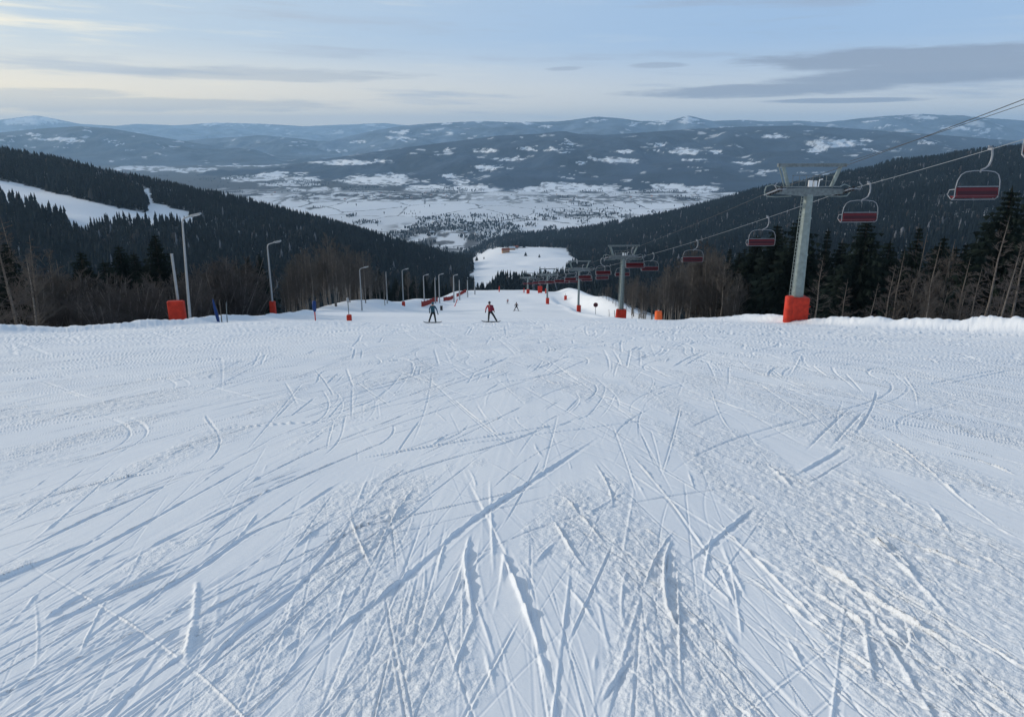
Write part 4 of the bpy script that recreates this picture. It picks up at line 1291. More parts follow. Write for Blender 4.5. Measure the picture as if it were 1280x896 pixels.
def board(name, loc, rz, L, w, m, label, cat, tilt=0.0):
    b = MB(); vs = []; fs = []; n = 12
    for i in range(n + 1):
        s = i / n * 2 - 1; zz = .10 * max(0, abs(s) - .8) / .2; ww = w * (1 - max(0, abs(s) - .75) / .25 * .6)
        for (yy, dz) in ((-ww / 2, 0), (ww / 2, 0), (ww / 2, .022), (-ww / 2, .022)): vs.append((s * L / 2, yy, zz + dz))
    for i in range(n):
        for k in range(4): fs.append((i * 4 + k, i * 4 + (k + 1) % 4, i * 4 + 4 + (k + 1) % 4, i * 4 + 4 + k))
    fs += [(3, 2, 1, 0), tuple(n * 4 + k for k in range(4))]
    b.add(vs, fs)
    t = b.build(name, m); t.location = loc; t.rotation_euler = (0, tilt, rz); tag(t, label, cat)
    return t


_, p = person(541.5, 400, 62.5, 'person in a teal jacket and dark trousers standing sideways on a snowboard', (0.006, 0.065, 0.12), (0.008, 0.012, 0.014), (-.36, .20), ((-.30, .05, .98), (.40, .05, .84)), (-.02, .12), 1.75, (0.01, 0.07, 0.11), (0.010, 0.06, 0.09))
for k in (-.36, .20):
    pass
sb = board('snowboard', (p[0] - .05, p[1] + .06, p[2] - .02), R(2), 1.62, .28, M['black'], 'dark snowboard under the person in the teal jacket', 'snowboard')
for k in (-.3, .26):
    b = MB(); b.box((k, 0, .06), (.12, .26, .07), bev=.02); b.tube([(k, -.12, .06), (k, -.15, .2)], .03, 6); b.build('binding', M['galv_dark'], sb)
_, p = person(613.5, 400, 62.2, 'person in a red jacket and black trousers striding across the run', (0.36, 0.018, 0.03), (0.012, 0.014, 0.018), (-.20, .50), ((-.44, .1, .92), (.28, .12, .95)), (-.10, .05), 1.75, (0.03, 0.02, 0.03), (0.16, 0.012, 0.035), packx=.16)
sb = board('snowboard', (p[0] + .02, p[1] + .06, p[2] - .02), R(-3), 1.66, .28, M['black'], 'dark snowboard under the person in the red jacket', 'snowboard')
for k in (-.22, .46):
    b = MB(); b.box((k, 0, .06), (.12, .26, .07), bev=.02); b.tube([(k, -.12, .06), (k, -.15, .2)], .03, 6); b.build('binding', M['galv_dark'], sb)
_, p = person(645.5, 392, 144, 'small figure in dark clothes skiing with legs spread, right of the red jacket', (0.015, 0.018, 0.03), (0.012, 0.014, 0.02), (-.48, .42), ((-.35, .2, 1.0), (.32, .2, 1.0)), (0, .05), 1.75)
for i, (k, a) in enumerate(((-.52, 62), (.5, -28))):
    board('ski', (p[0] + k, p[1] + .1, p[2] - .03), R(a), 1.6, .12, M['black'], ('left ski of the small dark skier, pointing down the slope', 'right ski of the small dark skier, turned across the slope')[i], 'ski')
_, p = person(634.5, 381.5, 258, 'tiniest figure in red and black, farthest down the run', (0.30, 0.03, 0.03), (0.02, 0.02, 0.03), (-.25, .12), ((-.45, .1, .9), (.3, .1, .95)), (.1, .1), 1.7)
board('snowboard', (p[0], p[1] + .05, p[2] - .03), R(20), 1.55, .28, M['black'], 'snowboard under the tiniest figure far down the run', 'snowboard')

# ------------------------------------------------------------------ trees


def conifer_meshes(seed, h=12.0, rad=2.3, m=None):
    r = random.Random(seed)
    t = MB(); lean = r.uniform(-.15, .15)
    t.tube([(0, 0, -.5), (lean * .3, 0, h * .35), (lean, 0, h * .75), (lean * 1.2, 0, h * .985)], [h * .016, h * .012, h * .006, .012], 7)
    trunk = t.mesh('trunk', M['bark_dark'])
    V = []; Fc = []
    def tri(a, b, c):
        n = len(V); V.extend((tuple(a), tuple(b), tuple(c))); Fc.append((n, n + 1, n + 2))
    z = h * .07; k = 0
    while z < h * .985:
        q = z / h
        L = rad * ((1 - q) ** .82) * (1.0 if q > .15 else .75 + q * 1.6) + .10
        n = 9 if q < .75 else 6
        a0 = r.uniform(0, 6.28)
        for i in range(n):
            a = a0 + 6.28 * i / n + r.uniform(-.3, .3); ln = L * r.uniform(.6, 1.18)
            if r.random() < .05: ln *= 1.25
            el = .35 * (q - .45) + r.uniform(-.12, .12)
            d = Vector((math.cos(a), math.sin(a), 0)); sd = Vector((-d.y, d.x, 0)); p = Vector((lean * q, 0, z + h * r.uniform(-.014, .014) * (1 - q))); prev = p
            m_ = 4 if ln > 1.0 else 3
            for j in range(m_):
                s = (j + 1) / m_
                dr = el * ln * s - .30 * ln * s * s + (.10 * ln * s ** 4)
                nx = p + d * ln * s + Vector((0, 0, dr))
                w = ln * .19 * (1.15 - s * .6) + .07
                mid_ = prev.lerp(nx, .5)
                for e in (-1, 1):
                    tip = nx + sd * e * w * r.uniform(.9, 1.6) + d * w * .35 + Vector((0, 0, -w * r.uniform(.35, 1.0)))
                    tri(prev, mid_ + Vector((0, 0, .03)), tip)
                    tip2 = mid_ + sd * e * w * r.uniform(.3, .9) + Vector((0, 0, -w * r.uniform(.8, 1.7)))
                    tri(prev, nx, tip2)
                tri(prev, nx, mid_ + Vector((r.uniform(-.05, .05), r.uniform(-.05, .05), -w * r.uniform(1.0, 1.8))))
                prev = nx
            tri(prev, prev + sd * .06 + d * .02, prev + d * ln * .12 + Vector((0, 0, .02)))
        z += h * (.0165 + .005 * r.random()); k += 1
    for e in range(4):
        a = e * 1.57; tri((lean * 1.2, 0, h * .93), (lean * 1.2 + .1 * math.cos(a), .1 * math.sin(a), h * .94), (lean * 1.2, 0, h))
    crown = bpy.data.meshes.new('crown'); crown.from_pydata(V, [], Fc); crown.materials.append(m or M['needle'])
    return trunk, crown


def twig(V, Fc, a, b, ra, rb):
    d = (b - a)
    if d.length < 1e-4: return
    u = d.orthogonal().normalized(); w = d.cross(u).normalized(); n = len(V)
    for (p, q) in ((a, ra), (b, rb)):
        for k in range(3):
            t = 2.094 * k
            V.append(tuple(p + (u * math.cos(t) + w * math.sin(t)) * q))
    for k in range(3): Fc.append((n + k, n + (k + 1) % 3, n + 3 + (k + 1) % 3, n + 3 + k))


def bare_meshes(seed, h=11.0, kind='birch'):
    r = random.Random(seed); t = MB(); V = []; Fc = []
    if kind == 'bush':
        stems = 9
    elif kind == 'birch':
        stems = 1 if r.random() < .6 else 2
    else:
        stems = 1
    for si in range(stems):
        a0 = r.uniform(0, 6.28)
        if kind == 'bush':
            sp = r.uniform(.1, .42) * h; hh = h * r.uniform(.6, 1.0)
            top = Vector((math.cos(a0) * sp, math.sin(a0) * sp, hh)); base = Vector((math.cos(a0) * .25, math.sin(a0) * .25, -.3)); tr_ = .035
        else:
            top = Vector((r.uniform(-.07, .07) * h + si * .1 * h, r.uniform(-.05, .05) * h, h * (1 - .12 * si))); base = Vector((si * .25, 0, -.5)); tr_ = h * .0115
        pts = [base.lerp(top, q) + Vector((r.uniform(-1, 1), r.uniform(-1, 1), 0)) * .012 * h * (0 if q in (0, 1) else 1) for q in (0, .25, .5, .75, 1)]
        t.tube(pts, [tr_, tr_ * .85, tr_ * .62, tr_ * .36, .008], 6)
        def along(q):
            q = q * 4; i = min(3, int(q)); return pts[i].lerp(pts[i + 1], q - i)
        nl = {'birch': 34, 'larch': 60, 'bush': 10}[kind]
        for li in range(nl):
            if kind == 'birch': q = r.uniform(.28, .97); L = h * .30 * (1.12 - q) ** .7 * r.uniform(.6, 1.2); up = r.uniform(.75, 1.5)
            elif kind == 'larch': q = .10 + .87 * (li + r.random()) / nl; L = h * .21 * (1.04 - q) ** .85 * r.uniform(.55, 1.2); up = r.uniform(-.1, .45)
            else: q = r.uniform(.15, .95); L = h * .34 * (1.1 - q * .7) * r.uniform(.6, 1.1); up = r.uniform(.8, 1.8)
            a = r.uniform(0, 6.28); d = Vector((math.cos(a), math.sin(a), up)).normalized(); p = along(q); pr = p
            rad = max(.010, tr_ * .34 * (1.1 - q))
            npt = 4; bp = [p]
            for j in range(npt):
                d = (d + Vector((r.uniform(-.2, .2), r.uniform(-.2, .2), .12 if kind != 'larch' else r.uniform(-.05, .12)))).normalized()
                bp.append(bp[-1] + d * L / npt)
                twig(V, Fc, bp[-2], bp[-1], rad * (1 - j / npt * .8), rad * (1 - (j + 1) / npt * .8))
            ns = {'birch': 7, 'larch': 6, 'bush': 6}[kind]
            for s_ in range(ns):
                qq = r.uniform(.2, 1.0) * npt; i = min(npt - 1, int(qq)); sp_ = bp[i].lerp(bp[i + 1], qq - i)
                dd = ((bp[i + 1] - bp[i]).normalized() + Vector((r.uniform(-.8, .8), r.uniform(-.8, .8), r.uniform(-.2, .6)))).normalized()
                l2 = L * r.uniform(.22, .5); e = sp_ + dd * l2
                twig(V, Fc, sp_, e, .014, .009)
                for w_ in range(4):
                    m_ = sp_.lerp(e, r.uniform(.2, 1)); d3 = (dd + Vector((r.uniform(-.9, .9), r.uniform(-.9, .9), r.uniform(-.3, .6)))).normalized()
                    twig(V, Fc, m_, m_ + d3 * l2 * r.uniform(.4, .9), .011, .008)
    cm = {'birch': M['twig_grey'], 'larch': M['twig'], 'bush': M['twig']}[kind]
    crown = bpy.data.meshes.new('crown'); crown.from_pydata(V, [], Fc); crown.materials.append(cm)
    return t.mesh('trunk', {'birch': M['bark_grove'], 'larch': M['bark_pale'], 'bush': M['bark_grove']}[kind]), crown


H0 = {'spruce': 12.0, 'slim': 12.0, 'birch': 11.0, 'larch': 12.0, 'bush': 5.0}
VAR = {
    'spruce': [conifer_meshes(s, 12.0, 3.1 + .3 * (s % 3)) for s in range(4)],
    'slim': [conifer_meshes(s + 40, 12.0, 2.1) for s in range(3)],
    'birch': [bare_meshes(s, 11.0, 'birch') for s in range(6)],
    'larch': [bare_meshes(s + 20, 12.0, 'larch') for s in range(4)],
    'bush': [bare_meshes(s + 60, 5.0, 'bush') for s in range(4)],
}
NAME = {'spruce': 'spruce_tree', 'slim': 'spruce_tree', 'birch': 'bare_tree', 'larch': 'bare_larch', 'bush': 'bare_bush'}
PROTO = {}
rt = random.Random(5)


def tree(kind, x, y, h, label, group, wide=1.0, lean=0.0):
    i = rt.randrange(len(VAR[kind]))
    key = (kind, i)
    if key not in PROTO:
        t = empty(NAME[kind]); tk, cr = VAR[kind][i]
        link('trunk', tk, t); link('crown', cr, t); PROTO[key] = t
    else:
        t = copy_tree(PROTO[key])
    s = h / H0[kind]
    t.location = (x, y, G(x, y) - .1)
    t.rotation_euler = (rt.uniform(-.02, .02), lean, rt.uniform(0, 6.28) if abs(lean) < 1e-6 else 0)
    t.scale = (s * wide, s * wide, s)
    tag(t, label, 'bush' if kind == 'bush' else 'tree', group)
    return t


def tree_px(kind, u, Y, vtop, label, group, wide=1.0, lean=0.0):
    x = tr(u, 340) * Y
    h = zr(vtop) * Y - G(x, Y)
    return tree(kind, x, Y, max(1.5, h), label, group, wide, lean)


# dark conifers that stand out, left side
for (u, Y, v, w, lb) in ((107, 84, 311, 1.30, 'dark conifer standing leftmost of the left conifers, above the brown brush'),
                         (134, 92, 322, 1.17, 'shorter dark conifer between two taller ones on the left'),
                         (155, 88, 304, 1.23, 'dark conifer in the middle of the left conifer group'),
                         (169, 94, 312, 1.17, 'conifer half hidden behind its left neighbour, left side'),
                         (198, 84, 291, 1.30, 'tallest dark conifer of the left group, left of the padded post'),
                         (183, 90, 328, 1.23, 'low dark conifer at the foot of the tallest left one'),
                         (14, 60, 300, 1.0, 'dark conifer at the left edge behind bare branches'),
                         (312, 118, 322, .9, 'dark conifer left of the second street lamp'),
                         (326, 124, 316, .9, 'dark conifer directly behind the second street lamp'),
                         (296, 122, 330, .9, 'low dark conifer right of the tall street lamp')):
    tree_px('spruce', u, Y, v, lb, 'conifers on the left of the run', w)
# right side conifers
for (u, Y, v, w, lb) in ((992, 92, 264, 1.3, 'tall dark conifer directly behind the nearest lift tower'),
                         (966, 96, 278, 1.25, 'dark conifer just left of the nearest lift tower'),
                         (944, 100, 292, 1.2, 'dark conifer leftmost of the tall group by the nearest tower'),
                         (925, 108, 312, 1.2, 'shorter conifer at the left end of the tower group'),
                         (1029, 98, 282, .8, 'slim conifer right of the nearest tower, under the second chair'),
                         (1048, 94, 298, 1.1, 'low conifer between the tower and the broad dark one'),
                         (1076, 82, 268, 1.35, 'broad dark conifer directly below the chair right of the tower'),
                         (1104, 96, 296, 1.1, 'conifer right of the broad dark one'),
                         (1139, 90, 278, .8, 'slim pointed conifer left of the brown larches'),
                         (1202, 88, 300, .9, 'low dark conifer behind the pale slanting trunks'),
                         (1248, 74, 229, 1.3, 'tallest dark conifer near the right edge'),
                         (1278, 78, 238, 1.25, 'tall conifer cut by the right edge of the picture'),
                         (1222, 84, 272, 1.2, 'mid-height conifer left of the tallest one at the right edge'),
                         (893, 124, 330, .8, 'dark conifer behind the bare grove on the right'),
                         (838, 150, 340, .7, 'slim dark conifer beside the fence end, right of the chair'),
                         (1172, 92, 292, .9, 'dark conifer among the brown larches on the right')):
    tree_px('spruce' if w > .85 else 'slim', u, Y, v, lb, 'conifers on the right of the run', w)
# filling conifers farther back, told apart by nothing
for k in range(46):
    u = rt.uniform(905, 1330); Y = rt.uniform(105, 175)
    v = 300 + (Y - 105) * .28 + rt.uniform(-10, 18)
    tree_px(rt.choice(('spruce', 'slim')), u, Y, v, 'dark conifer in the shaded wood behind the front trees on the right', 'conifers deep in the right wood')
for k in range(40):
    u = rt.uniform(-40, 350); Y = rt.uniform(110, 190)
    v = 345 + rt.uniform(-10, 18)
    tree_px(rt.choice(('spruce', 'slim')), u, Y, v, 'dark conifer in the hollow behind the left brush', 'conifers deep in the left hollow')
# bare growth on the left
for (u, Y, v, k, w, lb) in ((8, 52, 262, 'larch', 1.2, 'tall bare larch at the left edge of the picture'), (36, 58, 292, 'larch', 1.1, 'brown bare larch, second from the left edge'),
                            (-14, 50, 285, 'larch', 1.2, 'bare larch mostly cut off by the left edge'), (22, 64, 268, 'larch', 1.25, 'feathery bare larch between the two tallest left ones'), (30, 56, 318, 'birch', 1.3, 'wide bare tree low at the left edge'), (62, 76, 326, 'larch', 1.3, 'low bare larch right of the left edge group'), (-2, 62, 258, 'larch', 1.3, 'tallest bare larch, crown touching the left edge'), (52, 66, 318, 'birch', 1.1, 'thin bare tree right of the two left larches')):
    tree_px(k, u, Y, v, lb, 'bare trees at the left edge', w)
for k in range(46):
    u = rt.uniform(20, 312); Y = rt.uniform(58, 80) + 20 * max(0, (u - 200) / 110)
    Y = max(Y, 29.5 / abs(tr(u, 380)) + rt.uniform(0, 8))
    v = 358 + rt.uniform(-18, 16) - (22 if 245 < u < 300 else 0)
    tree_px('bush', u, Y, v, 'brown leafless bush in the thicket along the left snow rim', 'thicket along the left snow rim', rt.uniform(1.0, 1.4))
for (u, v) in ((262, 326), (276, 322), (288, 328), (250, 335)):
    tree_px('bush', u, 80, v, 'taller leafless bush behind the blue rolled net', 'tall bushes behind the blue net', 1.2)
gro = [(352, 330), (362, 322), (374, 318), (385, 308), (396, 303), (404, 300), (412, 297), (420, 302), (428, 305), (437, 310), (446, 308), (455, 314), (464, 318), (472, 324), (480, 330)]
for i in range(44):
    u, v = gro[i % len(gro)]
    Y = rt.uniform(112, 160) + (u - 350) * .28
    tree_px('birch', u + rt.uniform(-7, 7), Y, v + rt.uniform(-3, 22), 'leafless grey-brown tree in the dense grove behind the third lamp', 'bare grove left of the run', rt.uniform(.8, 1.1))
for i in range(46):
    u = rt.uniform(470, 604); Y = rt.uniform(205, 345)
    v = 336 + (u - 470) * .12 + rt.uniform(-6, 14)
    x = tr(u, 350) * Y
    if x > xleft(Y) - 3: x = xleft(Y) - rt.uniform(3, 14)
    k = rt.choice(('birch', 'slim', 'slim', 'birch', 'spruce'))
    h = min(15, max(5, zr(v) * Y - G(x, Y)))
    tree(k, x, Y, h, {'birch': 'leafless tree behind the row of small lamps on the left', 'slim': 'dark conifer behind the row of small lamps on the left', 'spruce': 'dark conifer behind the row of small lamps on the left'}[k], 'bare trees behind the small lamps' if k == 'birch' else 'conifers behind the small lamps')
# bare growth on the right
gro = [(800, 352), (812, 346), (822, 338), (834, 330), (846, 322), (858, 314), (866, 310), (876, 308), (886, 312), (896, 318), (906, 322), (918, 326), (930, 330)]
for i in range(46):
    u, v = gro[i % len(gro)]
    Y = rt.uniform(92, 138)
    if u < 830: Y = rt.uniform(125, 160)
    tree_px('birch', u + rt.uniform(-8, 8), Y, v + rt.uniform(-3, 24), 'leafless brown tree in the grove right of the orange pad', 'bare grove right of the orange pad', rt.uniform(.85, 1.15))
for i in range(24):
    u = rt.uniform(752, 812); Y = rt.uniform(185, 300); x = max(tr(u, 370) * Y, xright(Y) + 3)
    h = min(12, max(4, zr(350 + rt.uniform(-6, 10)) * Y - G(x, Y)))
    tree('birch', x, Y, h, 'leafless tree on the slope behind the wire fence', 'bare trees behind the wire fence')
for (u, Y, v, ln, lb) in ((1112, 74, 330, .05, 'low bare larch left of the brown larches on the right'), (1128, 78, 312, .06, 'bare larch with feathery crown right of the slim conifer'),
                          (1152, 80, 288, .05, 'brown larch, tallest in the middle of the right larches'), (1166, 76, 300, .12, 'brown larch with a pale trunk slanting right'),
                          (1186, 80, 296, .05, 'feathery brown larch right of the tallest larch'), (1208, 72, 320, .1, 'low bare larch with thin pale stem'),
                          (1236, 60, 268, .16, 'bare tree with pale trunk slanting right before the tallest conifer'), (1256, 58, 300, .18, 'thin pale slanting trunk near the right edge'),
                          (1270, 62, 282, .12, 'bare larch with drooping boughs at the right edge'), (1226, 64, 330, .05, 'short bare tree below the slanting pale trunk'),
                          (1062, 76, 345, .05, 'small bare tree right of the nearest lift tower mat'), (1024, 72, 318, .03, 'feathery bare larch just right of the lift tower pole'),
                          (1090, 70, 352, .1, 'small bare sapling below the broad conifer')):
    tree_px('larch', u, Y, v, lb, 'bare larches on the right', 1.0, ln * .4)
for i in range(26):
    u = rt.uniform(1090, 1330); Y = rt.uniform(62, 96)
    tree_px('larch' if i % 3 else 'birch', u, Y, 338 + rt.uniform(-24, 26), 'thin leafless tree in the tangle behind the right snow rim', 'leafless tangle behind the right rim', .9, rt.uniform(-.05, .08))

# ------------------------------------------------------------------ houses far below


def house_mesh(name, w, d, h, roof_col, wall_col):
    b = MB(); hw, hd = w / 2, d / 2; rh = h * .75
    b.add([(-hw, -hd, -1), (hw, -hd, -1), (hw, hd, -1), (-hw, hd, -1), (-hw, -hd, h), (hw, -hd, h), (hw, hd, h), (-hw, hd, h), (-hw, 0, h + rh), (hw, 0, h + rh)],
          [(0, 1, 5, 4), (2, 3, 7, 6), (1, 2, 6, 9, 5), (3, 0, 4, 8, 7)])
    e = .6
    b.add([(-hw - e, -hd - e, h - .4), (hw + e, -hd - e, h - .4), (hw + e, 0, h + rh + .15), (-hw - e, 0, h + rh + .15), (hw + e, hd + e, h - .4), (-hw - e, hd + e, h - .4)], [(0, 1, 2, 3), (3, 2, 4, 5)])
    me = b.mesh(name, wall_col); me.materials.append(roof_col)
    for i, p in enumerate(me.polygons): p.material_index = 1 if i >= 4 else 0
    return me


M['roof_snow'] = mat('snowy_roof', (0.6, 0.63, 0.66), .8)
M['roof_red'] = mat('red_brown_roof', (0.30, 0.09, 0.045), .8, var=.2)
M['wall_ochre'] = mat('ochre_wall', (0.42, 0.24, 0.13), .8)
M['wall_pale'] = mat('pale_wall', (0.6, 0.58, 0.54), .8)
M['wall_grey'] = mat('grey_wall', (0.22, 0.2, 0.19), .8)
for (u, v, w, d, h, rc, wc, lb) in ((632, 317, 17, 10, 6, 'roof_red', 'wall_ochre', 'farmhouse with a red-brown roof, left one on the far white field'),
                                    (640, 315, 14, 9, 5, 'roof_snow', 'wall_ochre', 'ochre barn with a snowy roof right of the red-roofed farmhouse'),
                                    (645, 313, 10, 8, 4.5, 'roof_red', 'wall_grey', 'small dark shed at the right end of the farm')):
    Y = 1700 + (319 - v) * 22; x = tr(u, v) * Y
    t = empty('farm_house', (x, Y, G(x, Y)), R(12)); tag(t, lb, 'house', 'farm buildings on the white field')
    me = house_mesh('walls', w, d, h, M[rc], M[wc])
    link('walls', me, t)
    b = MB(); b.box((w * .2, 1, h * 1.7), (1.2, 1.2, 2.2)); b.build('chimney', M['wall_grey'], t)
HM = [house_mesh('house', 14, 10, 6, M['roof_snow'], M['wall_pale']), house_mesh('house', 18, 11, 7, M['roof_red'], M['wall_pale']), house_mesh('house', 24, 13, 6, M['roof_snow'], M['wall_grey'])]
rh_ = random.Random(3)
n = 0
while n < 110:
    if n < 62: u = rh_.gauss(470, 70); v = rh_.uniform(240, 251)
    elif n < 92: u = rh_.uniform(650, 900); v = rh_.uniform(243, 252)
    else: u = rh_.uniform(520, 600); v = rh_.uniform(278, 296)
    Y = VZ / zr(v); x = tr(u, v) * Y
    o = link('house', HM[rh_.choice((0, 0, 2, 2, 2, 0, 1))]); o.location = (x, Y, VZ + 1); o.rotation_euler = (0, 0, rh_.uniform(-.7, .7)); s = rh_.uniform(.5, .95); o.scale = (s, s, s)
    gl = ('speck of a house in the village at the foot of the broad mountain, left part', 'speck of a house along the foot of the broad mountain, right part', 'speck of a house at the near edge of the valley')[0 if n < 62 else 1 if n < 92 else 2]
    tag(o, gl, 'house', ('houses of the left village', 'houses along the right mountain foot', 'houses at the near valley edge')[0 if n < 62 else 1 if n < 92 else 2])
    n += 1
for (u, v, w, lb) in ((738, 331, 1.0, 'lone dark conifer low on the far white field'), (657, 326, 1.0, 'lone dark tree in the middle of the far white field'), (674, 329, .8, 'small lone tree right of the middle one on the far field'), (655, 316, 1.1, 'dark bushy tree just right of the farm'), (649, 313, 1, 'dark tree behind the farm shed'), (596, 325, 1.2, 'dark round tree at the left rim of the far white field'), (605, 325, .6, 'small shrub right of the round tree on the far field')):
    Y = 1560 + (331 - v) * 20; x = tr(u, v) * Y
    tree('spruce', x, Y, 9 * w, lb, 'lone trees on the far white field', 1.5)

# ------------------------------------------------------------------ sky, sun, haze
AZ, EL = R(-72), R(19)
w = bpy.data.worlds.new('World'); S.world = w; w.use_nodes = True
nt = w.node_tree; L = nt.links
for n_ in list(nt.nodes): nt.nodes.remove(n_)
N = nt.nodes.new
out = N('ShaderNodeOutputWorld')
sky = N('ShaderNodeTexSky'); sky.sky_type = 'NISHITA'; sky.sun_disc = False; sky.sun_elevation = EL; sky.sun_rotation = AZ
sky.altitude = 1000; sky.dust_density = 1.5
bg = N('ShaderNodeBackground'); bg.inputs[1].default_value = 0.10
L.new(sky.outputs[0], bg.inputs[0])
tc_ = N('ShaderNodeTexCoord'); sp = N('ShaderNodeSeparateXYZ'); L.new(tc_.outputs['Generated'], sp.inputs[0])


def mth(op, a, b=None, c=None):
    n_ = N('ShaderNodeMath'); n_.operation = op
    for i, q in enumerate((a, b, c)):
        if q is None: continue
        if isinstance(q, (int, float)): n_.inputs[i].default_value = q
        else: L.new(q, n_.inputs[i])
    return n_.outputs[0]


az = mth('ARCTAN2', sp.outputs[0], sp.outputs[1]); el = mth('ARCSINE', sp.outputs[2])


def comb(x, y, z=0.0):
    n_ = N('ShaderNodeCombineXYZ')
    for i, q in enumerate((x, y, z)):
        if isinstance(q, (int, float)): n_.inputs[i].default_value = q
        else: L.new(q, n_.inputs[i])
    return n_.outputs[0]


def noise(vec, scale, det=5, rough=.55):
    n_ = N('ShaderNodeTexNoise'); n_.inputs['Scale'].default_value = scale; n_.inputs['Detail'].default_value = det; n_.inputs['Roughness'].default_value = rough
    L.new(vec, n_.inputs['Vector']); return n_.outputs['Fac']


def ramp(f, stops):
    n_ = N('ShaderNodeValToRGB'); e = n_.color_ramp.elements
    while len(e) < len(stops): e.new(.5)
    for q, (p, c) in zip(e, stops): q.position = p; q.color = (*c, 1) if len(c) == 3 else c
    L.new(f, n_.inputs['Fac']); return n_.outputs['Color']


def mixc(f, a, b):
    n_ = N('ShaderNodeMix'); n_.data_type = 'RGBA'
    if isinstance(f, (int, float)): n_.inputs[0].default_value = f
    else: L.new(f, n_.inputs[0])
    for i, q in ((6, a), (7, b)):
        if isinstance(q, tuple): n_.inputs[i].default_value = (*q, 1)
        else: L.new(q, n_.inputs[i])
    return n_.outputs[2]


def mrange(x, a, b, c=0.0, d=1.0):
    n_ = N('ShaderNodeMapRange'); n_.interpolation_type = 'SMOOTHSTEP'; n_.clamp = True
    L.new(x, n_.inputs[0])
    for i, q in enumerate((a, b, c, d)): n_.inputs[i + 1].default_value = q
    return n_.outputs[0]


# veil: warm towards the sun, blue-grey away from it
warm = mrange(az, -0.85, 0.38, 1.0, 0.0)
veil_hi = mixc(warm, (0.41, 0.60, 0.88), (0.70, 0.79, 0.85))
veil_lo = mixc(warm, (0.85, 0.86, 0.85), (1.6, 1.28, 0.80))
lowness = mrange(el, 0.015, 0.115, 1.0, 0.0)
veil = mixc(lowness, veil_hi, veil_lo)
# long flat streaks
elw = mth('ADD', mth('MULTIPLY', el, 1.0), mth('MULTIPLY', az, 0.022))
s1 = noise(comb(mth('MULTIPLY', az, 2.2), mth('MULTIPLY', elw, 25.0)), 1.0, 5, .6)
s2 = noise(comb(mth('MULTIPLY', az, 4.0), mth('MULTIPLY', elw, 62.0), 3.7), 1.0, 4, .6)
streak = mth('ADD', mth('MULTIPLY', s1, .65), mth('MULTIPLY', s2, .35))
sm = mrange(streak, .40, .62)
bright = mixc(warm, (0.70, 0.79, 0.89), (1.75, 1.42, 0.84))
dark = mixc(warm, (0.40, 0.50, 0.68), (0.62, 0.66, 0.72))
veil = mixc(mth('MULTIPLY', mrange(streak, .50, .68), mth('ADD', .28, mth('MULTIPLY', warm, .45))), veil, bright)
veil = mixc(mth('MULTIPLY', mrange(streak, .48, .35), .8), veil, dark)


# grey lens clouds low on the right, wisps elsewhere
def lens(a0, e0, sa, se, tilt, n_amp, seed):
    nn = noise(comb(mth('MULTIPLY', az, 9.0), mth('MULTIPLY', el, 95.0), seed), 1.0, 5, .62)
    da = mth('DIVIDE', mth('SUBTRACT', az, a0), sa)
    de = mth('DIVIDE', mth('SUBTRACT', mth('SUBTRACT', el, e0), mth('MULTIPLY', mth('SUBTRACT', az, a0), tilt)), se)
    r2 = mth('ADD', mth('MULTIPLY', da, da), mth('MULTIPLY', de, de))
    r2 = mth('ADD', r2, mth('MULTIPLY', mth('SUBTRACT', nn, .5), n_amp))
    return mrange(r2, 1.05, .35)


def dirpx(u, v):
    p_ = pt(u, v, 1.0).normalized(); return math.atan2(p_.x, p_.y), math.asin(p_.z)


mask = None
for (u, v, su, sv, tl, am, sd) in ((1160, 72, 200, 13, -.0, 2.2, 1.0), (1170, 92, 170, 13, .03, 2.0, 5.0), (960, 113, 170, 8, .02, 2.2, 9.0), (705, 86, 26, 3, .03, 1.6, 12.0), (815, 82, 40, 4, 0, 2.4, 15.0), (1050, 126, 90, 3, 0, 2.2, 17.0), (100, 130, 300, 9, 0, 2.2, 21.0), (330, 93, 180, 8, 0, 2.6, 23.0), (-60, 118, 180, 7, 0.02, 2.2, 26.0)):
    a0, e0 = dirpx(u, v)
    k = lens(a0, e0, su / F, sv / F, tl, am, sd)
    k = mth('MULTIPLY', k, .85 if u > 900 else .5)
    mask = k if mask is None else mth('MAXIMUM', mask, k)
veil = mixc(mask, veil, mixc(warm, (0.29, 0.345, 0.47), (0.56, 0.60, 0.66)))
bg2 = N('ShaderNodeBackground'); L.new(veil, bg2.inputs[0]); bg2.inputs[1].default_value = 0.94
mxs = N('ShaderNodeMixShader')
cover = mrange(el, -0.02, 0.9, .88, .45)
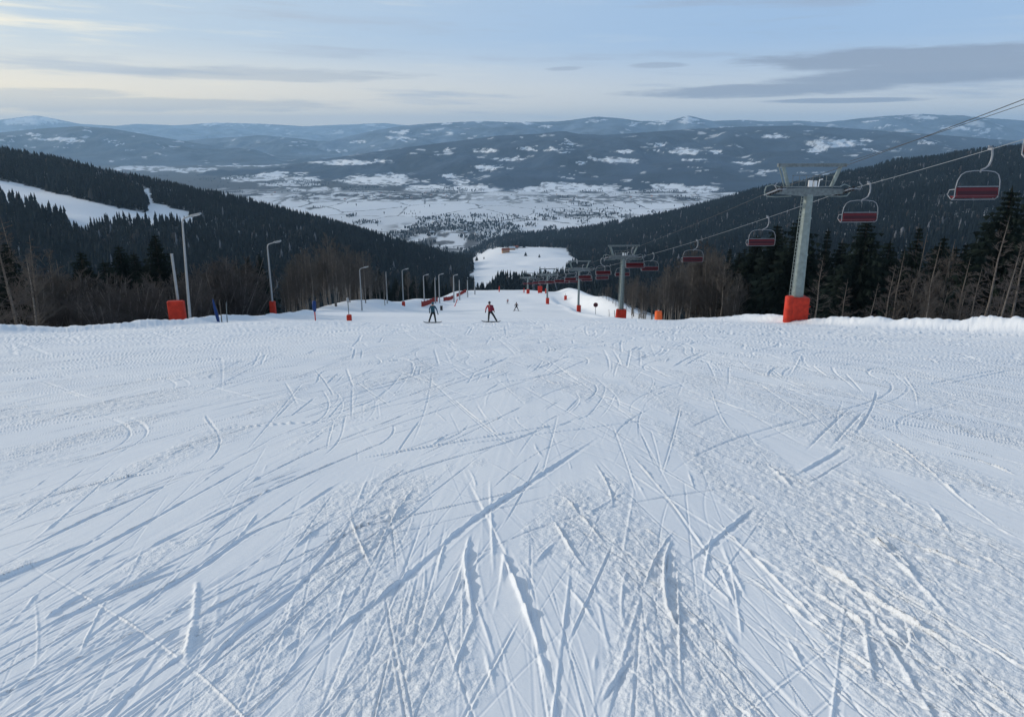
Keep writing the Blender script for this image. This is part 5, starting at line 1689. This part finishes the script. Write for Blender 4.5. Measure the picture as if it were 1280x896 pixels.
L.new(cover, mxs.inputs[0]); L.new(bg.outputs[0], mxs.inputs[1]); L.new(bg2.outputs[0], mxs.inputs[2]); L.new(mxs.outputs[0], out.inputs[0])

sun = bpy.data.lights.new('sun', 'SUN'); sun.energy = 2.5; sun.angle = R(2.0); sun.color = (1.0, 0.90, 0.77)
so = bpy.data.objects.new('sun', sun); COL.objects.link(so)
sd = Vector((math.sin(AZ) * math.cos(EL), math.cos(AZ) * math.cos(EL), math.sin(EL)))
so.rotation_euler = sd.to_track_quat('Z', 'Y').to_euler()

HZ = 4.5e-5
b = MB()
x0, x1, y0, y1, z0, z1 = -38000, 38000, -3000, 34500, -900, 640
b.add([(x0, y0, z0), (x1, y0, z0), (x1, y1, z0), (x0, y1, z0), (x0, y0, z1), (x1, y0, z1), (x1, y1, z1), (x0, y1, z1)],
      [(0, 3, 2, 1), (4, 5, 6, 7), (0, 1, 5, 4), (1, 2, 6, 5), (2, 3, 7, 6), (3, 0, 4, 7)])
hm = bpy.data.materials.new('haze'); hm.use_nodes = True
n2 = hm.node_tree
for q in list(n2.nodes): n2.nodes.remove(q)
ho = n2.nodes.new('ShaderNodeOutputMaterial'); pv = n2.nodes.new('ShaderNodeVolumePrincipled')
pv.inputs['Color'].default_value = (0.47, 0.73, 1.0, 1); pv.inputs['Density'].default_value = HZ; pv.inputs['Anisotropy'].default_value = 0.1
n2.links.new(pv.outputs[0], ho.inputs['Volume'])
o = b.build('haze', hm); tag(o, 'thin blue winter haze filling the valley', 'haze', kind='stuff')

# ------------------------------------------------------------------ picture settings
S.render.engine = 'CYCLES'
c = S.cycles
c.use_denoising = True
c.max_bounces = 6; c.diffuse_bounces = 3; c.glossy_bounces = 2; c.transmission_bounces = 2; c.volume_bounces = 1; c.transparent_max_bounces = 4
c.caustics_reflective = False; c.caustics_refractive = False
S.view_settings.view_transform = 'Standard'; S.view_settings.look = 'None'; S.view_settings.gamma = 1
S.view_settings.use_curve_mapping = False
S.view_settings.exposure = 0.02
